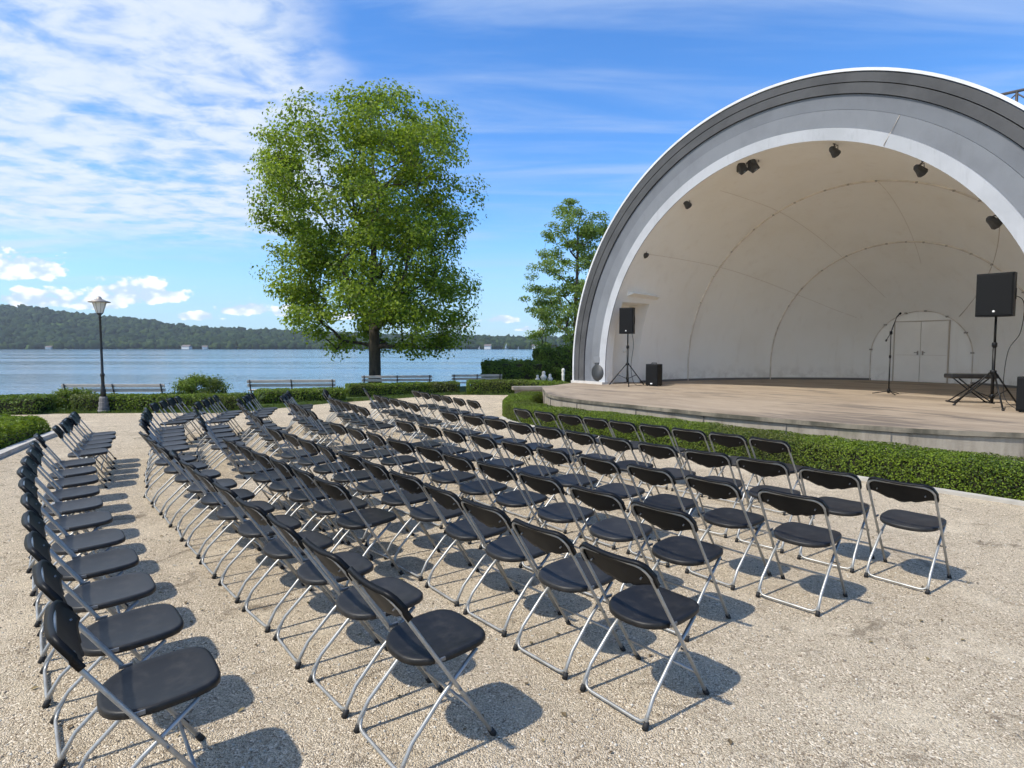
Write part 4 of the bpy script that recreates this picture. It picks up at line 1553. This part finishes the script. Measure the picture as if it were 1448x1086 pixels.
# microphone stand
t = thing('microphone_stand', 'black boom microphone stand in front of the double door', 'microphone stand', (9.62, 14.95, FZ))
MB().tube([(0, 0, .05), (0, 0, .95)], .016, 8).build('lower_pole', MT['black'], t)
MB().tube([(0, 0, .93), (0, 0, 1.55)], .011, 8).build('upper_pole', MT['black'], t)
MB().lathe([(.02, .92), (.026, .93), (.026, .99), (.02, 1.0)], n=10).build('clutch', MT['black'], t)
MB().lathe([(.022, .03), (.04, .05), (.04, .12), (.022, .14)], n=10).build('leg_hub', MT['black'], t)
MB().lathe([(.018, 1.52), (.032, 1.53), (.032, 1.60), (.018, 1.61)], n=10).build('boom_clamp', MT['black'], t)
for q in range(3):
    a = 2 * PI * q / 3 + .35
    MB().tube([(.02 * math.cos(a), .02 * math.sin(a), .08), (.36 * math.cos(a), .36 * math.sin(a), .012)], .011, 6).build('leg', MT['black'], t)
MB().tube([(-.13, -.03, 1.38), (0, 0, 1.57), (.16, .04, 1.98)], .009, 8).build('boom', MT['black'], t)
MB().tube([(-.145, -.033, 1.35), (-.12, -.028, 1.40)], .02, 8).build('counterweight', MT['black'], t)
mh = MB().tube([(.15, .04, 1.96), (.22, .05, 2.03)], [.013, .017], 8).build('microphone', MT['black'], t)
MB().lathe([(.016, -.02), (.028, 0), (.03, .02), (.022, .045), (.005, .055)], (.235, .053, 2.04), 10, M=Matrix.Rotation(rad(45), 4, 'Y')).build('grille', MT['grille'], mh)
MB().tube(smoothline([(.14, .035, 1.93), (.02, .03, 1.60), (.02, .025, 1.2), (.018, .02, .7), (.02, .02, .2), (.1, -.1, .012), (.5, .2, .010)], 6), .004, 5).build('cable', MT['cable'], t)

# keyboard bench
t = thing('padded_bench', 'black padded bench on folding X shaped legs', 'bench', (9.90, 12.65, FZ), rad(-12))
MB().box((0, 0, .58), (.90, .34, .10), bev=.035).build('seat', MT['vinyl'], t)
for sy in (-.12, .12):
    for sgn in (1, -1):
        MB().tube([(-.36 * sgn, sy, .02), (.0, sy, .29), (.28 * sgn, sy, .53)], .014, 6).build('leg', MT['black'], t)
cbm = MB()
for x_ in (-.36, .36):
    cbm.tube([(x_, -.2, .02), (x_, .2, .02)], .016, 6)
cbm.build('foot_bar', MT['black'], t)
MB().tube([(0, -.13, .29), (0, .13, .29)], .018, 8).build('pivot', MT['chrome'], t)

# slim light stand with hanging cables at the right edge
t = thing('lamp_stand', 'slim black stand with a lamp head and hanging cables at the right edge', 'stand', (9.93, 11.05, FZ))
MB().tube([(0, 0, .02), (.02, 0, 2.0)], .015, 8).build('pole', MT['black'], t)
MB().lathe([(.05, 0), (.10, .06), (.12, .20), (.10, .22)], (.05, 0, 2.18), 12, M=Matrix.Rotation(rad(25), 4, 'Y')).build('lamp_head', MT['fan_grey'], t)
MB().tube([(.02, 0, 1.75), (.05, 0, 1.95), (.05, 0, 2.2)], [.03, .05, .04], 8).build('neck', MT['black'], t)
MB().tube(smoothline([(.05, -.03, 2.1), (-.05, -.04, 1.5), (-.02, -.03, 1.0), (-.06, -.04, .5), (-.02, -.03, .03)], 6), .008, 5).build('cable', MT['cable'], t)
for q in range(3):
    a = 2 * PI * q / 3 + .9
    MB().tube([(0, 0, .25), (.3 * math.cos(a), .3 * math.sin(a), .012)], .010, 6).build('leg', MT['black'], t)
# cables from the big loudspeakers
o = MB().tube(smoothline([(9.78, 11.72, FZ + 2.25), (9.95, 11.5, FZ + 2.1), (9.86, 11.42, FZ + 1.5), (9.7, 11.5, FZ + 1.1), (9.66, 11.5, FZ + .3), (9.75, 11.3, FZ + .012), (9.9, 11.0, FZ + .010)], 8), .007, 5).build('speaker_cable', MT['cable'])
tag(o, 'black cable hanging down behind the large right loudspeaker', 'cable', 'loudspeaker cables')
o = MB().tube(smoothline([(3.75, 18.62, FZ + 1.8), (3.84, 18.6, FZ + 1.3), (3.76, 18.55, FZ + .6), (3.82, 18.4, FZ + .10), (3.98, 18.2, FZ + .012), (4.25, 18.35, FZ + .010)], 8), .008, 5).build('speaker_cable', MT['cable'])
tag(o, 'black cable running from the left loudspeaker to the floor box', 'cable', 'loudspeaker cables')

# ------------------------------------------------------------------ kerbs, ledges, ornaments
def kerb(name, pts, w, h_, label, z=.0, m='kerb'):
    b_ = MB()
    P_ = [Vector((p[0], p[1], 0)) for p in pts]
    vs_, fs_ = [], []
    for i, p in enumerate(P_):
        d_ = (P_[min(i + 1, len(P_) - 1)] - P_[max(i - 1, 0)]).normalized()
        n_ = Vector((-d_.y, d_.x, 0)) * w / 2
        vs_ += [(*(p + n_)[:2], z), (*(p + n_)[:2], z + h_), (*(p - n_)[:2], z + h_), (*(p - n_)[:2], z)]
    for i in range(len(P_) - 1):
        a_ = i * 4
        fs_ += [(a_, a_ + 1, a_ + 5, a_ + 4), (a_ + 1, a_ + 2, a_ + 6, a_ + 5), (a_ + 2, a_ + 3, a_ + 7, a_ + 6)]
    fs_ += [(0, 3, 2, 1), tuple(len(vs_) - 4 + q for q in range(4))]
    o_ = b_.add(vs_, fs_).build(name, MT[m])
    return tag(o_, label, 'kerb', 'stone kerbs')


kerb('kerb', [nt_xy(8.56, q * .5) for q in range(-12, 20)] + [(.45, 12.95), (.0, 13.7), (-.27, 14.6)], .12, .05, 'pale concrete kerb at the foot of the stage hedge')
kerb('kerb', [(p.x, p.y) for p in smoothline([(-7.6, 7.7, 0), (-8.15, 9.1, 0), (-8.75, 10.5, 0), (-9.2, 11.7, 0), (-9.55, 12.5, 0)], 5)], .16, .09, 'curved concrete kerb edging the juniper bed on the left')
o = MB().box((.75, 19.6, .42), (1.5, .35, .12), rad(8), bev=.02).box((.75, 19.6, .18), (1.3, .25, .36), rad(8)).build('stone_ledge', MT['ledge'])
tag(o, 'low pale stone ledge between the bright hedge and the stage', 'ledge')


def ornament(p, h_, prof, label):
    o_ = MB().lathe([(r * h_, z * h_) for r, z in prof], (p[0], p[1], p[2]), 12).build('garden_ornament', MT['white_stone'])
    tag(o_, label, 'ornament', 'stone garden ornaments')


pf = [(.22, 0), (.22, .08), (.12, .12), (.10, .35), (.20, .5), (.22, .62), (.14, .72), (.10, .78), (.13, .86), (.10, .97), (.03, 1.0)]
ornament((1.15, 26.4, .02), .52, pf, 'white stone ornament, leftmost of the pale trio by the dark hedge')
ornament((1.42, 26.3, .05), .66, pf, 'tallest white stone ornament in the trio by the dark hedge')
ornament((1.72, 26.5, .02), .56, pf, 'white stone ornament, right one of the trio by the dark hedge')
ornament((2.2, 25.2, .02), .86, [(.12, 0), (.12, .1), (.08, .15), (.07, .6), (.09, .72), (.06, .76), (.09, .85), (.08, .95), (.02, 1.0)], 'slim grey stone post standing near the stage tip')

# ------------------------------------------------------------------ lamp post
t = thing('street_lamp', 'black park lamp post with white glass lantern and stone foot', 'street lamp', (-11.14, 15.95, 0))
MB().lathe([(.165, 0), (.165, .05), (.135, .08), (.13, .16), (.115, .17), (.12, .28), (.105, .29), (.105, .40), (.08, .44)], n=10, smooth=False).build('stone_foot', MT['lamp_stone'], t)
MB().lathe([(.065, .42), (.065, .62), (.05, .66), (.055, .70), (.042, .74), (.042, .98), (.056, 1.0), (.056, 1.05), (.034, 1.08), (.026, 2.55), (.038, 2.57), (.038, 2.60), (.026, 2.62), (.045, 2.66), (.085, 2.70)], n=12).build('post', MT['lamp_iron'], t)
lan = MB().lathe([(.075, 2.70), (.160, 2.985), (.155, 2.985), (.07, 2.71)], n=8, smooth=False).build('lantern', MT['lamp_glass'], t)
b = MB()
for q in range(8):
    a = 2 * PI * q / 8
    b.tube([(.078 * math.cos(a), .078 * math.sin(a), 2.70), (.163 * math.cos(a), .163 * math.sin(a), 2.985)], .006, 4)
b.build('lantern_frame', MT['lamp_cap'], lan)
MB().lathe([(.26, 2.985), (.265, 3.0), (.15, 3.04), (.07, 3.08), (.05, 3.12), (.02, 3.15)], n=16).build('cap', MT['lamp_cap'], t)
MB().lathe([(.012, 2.66), (.02, 2.72), (.03, 2.80), (.015, 2.86)], n=8).build('bulb', MT['black'], lan)


# ------------------------------------------------------------------ benches
def make_bench(w):
    t_ = thing('park_bench', '', 'bench')
    for z_ in (.60, .74):
        MB().box((0, .18 + (z_ - .6) * .25, z_), (w, .035, .10), bev=.006, M=Matrix.Rotation(rad(-5), 4, 'X')).build('back_slat', MT['bench_wood'], t_)
    st_ = MB()
    for y_ in (-.20, -.06, .08):
        st_.box((0, y_, .42), (w, .115, .04), bev=.006)
    st_.build('seat', MT['bench_wood'], t_)
    for x_ in (-w / 2 + .10, 0, w / 2 - .10):
        MB().tube([(x_, -.22, 0), (x_, -.20, .40), (x_, .10, .40), (x_, .16, .45), (x_, .27, .80)], .024, 6).tube([(x_, .22, 0), (x_, .12, .40)], .024, 6).build('support', MT['bench_metal'], t_)
    return t_


for (x_, y_, z_, w_, rz_, lab) in [(-12.15, 18.05, -.13, 3.1, .02, 'brown slatted park bench behind the hedge by the lamp post'),
                                   (-7.75, 20.75, -.15, 3.0, .10, 'brown slatted park bench between the round shrub and big tree'),
                                   (-4.75, 24.3, -.17, 2.85, .16, 'brown slatted park bench just in front of the big tree trunk'),
                                   (-1.55, 25.7, -.19, 2.2, .16, 'brown park bench half hidden behind the shorter dark hedge')]:
    bn = make_bench(w_)
    bn.location = (x_, y_, z_)
    bn.rotation_euler = (0, 0, rz_ + PI)
    tag(bn, lab, group='park benches facing the lake')
    # they look out over the lake: backrests towards the plaza


# ------------------------------------------------------------------ folding chairs
FT = (0, .235)                                    # front foot y


def back_pt(x, w, f=0.0):
    """point on the plane of the back frame: w metres up the tube, f in front of it"""
    return Vector((x, .235 - .545 * w + .839 * f, .839 * w + .545 * f))


def make_chair():
    t_ = thing('folding_chair', '', 'chair')
    # seat
    def outline_pt(a):
        c_, s_ = math.cos(a), math.sin(a)
        ex_ = 4.0 if s_ > 0 else 2.6
        r_ = (abs(c_) ** ex_ + abs(s_) ** ex_) ** (-1 / ex_)
        return c_ * r_, s_ * r_
    n_ = 40
    rings = [(.25, -.007), (.55, -.006), (.80, -.003), (.93, .001), (.985, -.001), (1.0, -.007), (1.005, -.014), (1.0, -.028), (.975, -.030), (.965, -.017), (.6, -.016), (.2, -.016)]
    vs_ = [(0, 0, -.008)]
    for k_, dz_ in rings:
        for q in range(n_):
            ox, oy = outline_pt(2 * PI * q / n_)
            wx = .200 if oy > -.2 else .200 - .012 * (-oy - .2)
            vs_.append((ox * k_ * wx, oy * k_ * .205, dz_ + (.006 * (ox * k_) ** 2)))
    fs_ = [(0, 1 + q, 1 + (q + 1) % n_) for q in range(n_)]
    for r_ in range(len(rings) - 1):
        for q in range(n_):
            a_, b_ = 1 + r_ * n_ + q, 1 + r_ * n_ + (q + 1) % n_
            fs_.append((a_, a_ + n_, b_ + n_, b_))
    fs_.append(tuple(1 + (len(rings) - 1) * n_ + q for q in range(n_))[::-1])
    mb = MB()
    tl = math.sin(rad(2.5))
    mb.add([(x, y + .055, z + .445 + y * tl) for x, y, z in vs_], fs_, 0, True)
    mb.build('seat', MT['plastic'], t_)
    # front frame: inverted U
    pts_ = [back_pt(-.218, .015), back_pt(-.218, .45), back_pt(-.215, .855)]
    for q in range(1, 6):
        a_ = PI / 2 * q / 6
        pts_.append(back_pt(-.15 - .065 * math.cos(a_), .855 + .065 * math.sin(a_)))
    pts_.append(back_pt(-.15, .92))
    pts_ += [Vector((-p.x, p.y, p.z)) for p in pts_[::-1]]
    ff = MB().tube(pts_, .0092, 8).build('front_frame', MT['tube'], t_)
    for sx_ in (-1, 1):
        MB().tube([back_pt(sx_ * .218, .0), back_pt(sx_ * .218, .035)], [.0155, .0135], 8).build('foot_cap', MT['rubber'], ff)
    # backrest
    nu, nv = 22, 8
    vs_, fs_ = [], []
    for side in (0, 1):
        for j in range(nv + 1):
            for i in range(nu + 1):
                u_ = -1 + 2 * i / nu
                au = abs(u_)
                e_ = max(0, (au - .62) / .38)
                top_ = .9385 - .085 * (1 - math.sqrt(max(0, 1 - e_ ** 2.2)))
                low_ = .762 + .045 * (.5 - .5 * math.cos(PI * min(1, max(0, (au - .25) / .6)))) * .8 - .012 * math.cos(PI * min(1, au / .35)) * (au < .35)
                v_ = j / nv
                w_ = low_ + (top_ - low_) * v_
                f_ = .022 - .030 * (1 - u_ * u_) * (1 - .30 * v_)
                roll = max(0, v_ - .8) / .2
                f_ += .006 * math.sin(roll * PI / 2)
                th_ = .007 + .012 * (max(au, v_ * .99) > .93)
                if side:
                    f_ -= th_ if au < .93 and v_ < .93 else .029
                vs_.append(back_pt(u_ * .2295, w_, f_))
    row = nu + 1
    half = row * (nv + 1)
    for j in range(nv):
        for i in range(nu):
            a_ = j * row + i
            fs_.append((a_, a_ + 1, a_ + row + 1, a_ + row))
            fs_.append((half + a_, half + a_ + row, half + a_ + row + 1, half + a_ + 1))
    bd = [j for j in range(nu)]
    for i in range(nu):
        fs_.append((i + 1, i, half + i, half + i + 1))
        a_ = nv * row + i
        fs_.append((a_, a_ + 1, half + a_ + 1, half + a_))
    for j in range(nv):
        a_ = j * row
        fs_.append((a_, a_ + row, half + a_ + row, half + a_))
        a_ = j * row + nu
        fs_.append((a_ + row, a_, half + a_, half + a_ + row))
    MB().add(vs_, fs_, 0, True).build('backrest', MT['plastic_back_shaded'], t_)
    bk_ = t_.children[-1]
    for sx_ in (-1, 1):
        a_, b_ = back_pt(sx_ * .155, .84, -.014), back_pt(sx_ * .155, .84, .014)
        MB().tube([a_, b_], .0045, 6).build('rivet', MT['bracket'], bk_)
    # rear legs joined by a low bar
    rf_ = MB()
    caps = []
    for sx_ in (-1, 1):
        rf_.tube([(sx_ * .200, -.238, .012), (sx_ * .199, -.222, .06), (sx_ * .197, -.178, .13), (sx_ * .192, -.03, .268), (sx_ * .185, .165, .418)], .0095, 8)
        caps.append([(sx_ * .200, -.242, 0), (sx_ * .200, -.228, .032)])
    half_ = [(-.1975, -.19, .112), (-.196, -.214, .062), (-.188, -.226, .036), (-.170, -.232, .024), (-.14, -.234, .021)]
    rf_.tube(half_ + [(-x, y, z) for x, y, z in half_[::-1]], .0085, 8)
    rr_ = rf_.build('rear_frame', MT['tube'], t_)
    for cpt in caps:
        MB().tube(cpt, [.0155, .0135], 8).build('foot_cap', MT['rubber'], rr_)
    a_, b_ = back_pt(-.216, .175), back_pt(.216, .175)
    MB().tube([a_, b_], .008, 6).build('crossbar', MT['tube'], t_)
    for sx_ in (-1, 1):
        p = back_pt(sx_ * .206, .528)
        MB().box((sx_ * .206, p.y + .012, p.z), (.008, .05, .016), bev=.002).build('seat_bracket', MT['bracket'], t_)
        p = back_pt(sx_ * .208, .344)
        MB().tube([(sx_ * .188, p.y, p.z), (sx_ * .232, p.y, p.z)], .0055, 8).build('hinge_pin', MT['bracket'], t_)
    return t_


proto = make_chair()
used = [False]
ORD = ['first', 'second', 'third', 'fourth', 'fifth', 'sixth', 'seventh', 'eighth', 'ninth', 'tenth', 'eleventh', 'twelfth']
ROWN = {'A': 'rearmost row', 'B': 'row second from rear', 'C': 'row third from rear', 'K': 'row fourth from rear', 'D': 'row fourth from stage', 'E': 'row third from stage', 'F': 'row second from stage', 'G': 'row nearest the stage'}
ROWF = {'B': 'rearmost row', 'C': 'row second from rear', 'K': 'row third from rear', 'D': 'row third from stage', 'E': 'row second from stage', 'F': 'row nearest the stage'}
BLK = {1: 'near block', 2: 'middle block', 3: 'far block'}


def place(x, y, face_deg, row, blk, i):
    o_ = proto if not used[0] else copy_tree(proto)
    used[0] = True
    f_ = rad(face_deg + random.gauss(0, 2.6))
    x += random.uniform(-.012, .012)
    y += random.uniform(-.012, .012)
    # (x, y) is the seat centre, .055 in front of the chair's own origin
    o_.location = (x - .055 * math.cos(f_), y - .055 * math.sin(f_), .0125)
    o_.rotation_euler = (rad(random.uniform(-.5, .5)), rad(random.uniform(-.5, .5)), f_ - PI / 2)
    tag(o_, 'black folding chair, %s from near end of %s, %s' % (ORD[i], (ROWF if blk == 3 else ROWN)[row], BLK[blk]), 'chair', 'black folding chairs in curved rows')


def run(row, blk, start, end, n, face, bow=0.0):
    for i in range(n):
        f = i / (n - 1) if n > 1 else 0
        x = start[0] + (end[0] - start[0]) * f
        y = start[1] + (end[1] - start[1]) * f
        b_ = bow * math.sin(f * PI)
        place(x + math.cos(rad(face)) * b_, y + math.sin(rad(face)) * b_, face, row, blk, i)


# near block
rowa = smoothline([(-1.41, 2.275, 0), (-1.87, 2.78, 0), (-2.26, 3.19, 0), (-3.02, 4.08, 0), (-3.84, 5.05, 0), (-5.03, 6.66, 0)], 24)
cum_ = [0]
for a_, b_ in zip(rowa, rowa[1:]):
    cum_.append(cum_[-1] + (b_ - a_).length)
for i in range(11):
    k_ = min(range(len(cum_)), key=lambda q: abs(cum_[q] - cum_[-1] * i / 10))
    place(rowa[k_].x, rowa[k_].y, 39, 'A', 1, i)
run('B', 1, (-.35, 2.63), (-3.96, 6.86), 11, 40, -.03)
run('C', 1, (-1.14, 4.50), (-2.78, 6.40), 6, 41)
run('K', 1, (.71, 2.94), (-2.66, 7.28), 11, 40, .04)
run('D', 1, (1.13, 3.78), (-2.03, 7.72), 10, 40)
run('E', 1, (2.09, 4.10), (-1.20, 7.95), 10, 40)
run('F', 1, (3.09, 4.45), (-.72, 9.05), 12, 41)
run('G', 1, (2.98, 6.43), (.40, 9.45), 9, 41)
# middle block
sec2 = {'A': ((-5.36, 7.36), 5, .45), 'B': ((-4.46, 7.62), 6, .45), 'C': ((-3.85, 7.89), 5, .52), 'K': ((-3.45, 8.62), 5, .50), 'D': ((-2.86, 9.22), 5, .50), 'E': ((-2.22, 9.80), 5, .50), 'F': ((-1.48, 10.45), 5, .50), 'G': ((-.48, 10.97), 6, .56)}
ends = {}
for r_, (s_, n_, sp_) in sec2.items():
    dl = rad(121)
    e_ = (s_[0] + math.cos(dl) * sp_ * (n_ - 1), s_[1] + math.sin(dl) * sp_ * (n_ - 1))
    run(r_, 2, s_, e_, n_, 32)
    ends[r_] = e_
# far block
for r_, n_, gap in (('B', 4, .85), ('C', 4, .95), ('K', 4, .95), ('D', 4, 1.0), ('E', 4, 1.0), ('F', 3, 1.0)):
    d0, d1 = rad(115), rad(106)
    s_ = (ends[r_][0] + math.cos(d0) * gap, ends[r_][1] + math.sin(d0) * gap)
    e_ = (s_[0] + math.cos(d1) * .5 * (n_ - 1), s_[1] + math.sin(d1) * .5 * (n_ - 1))
    run(r_, 3, s_, e_, n_, 20)
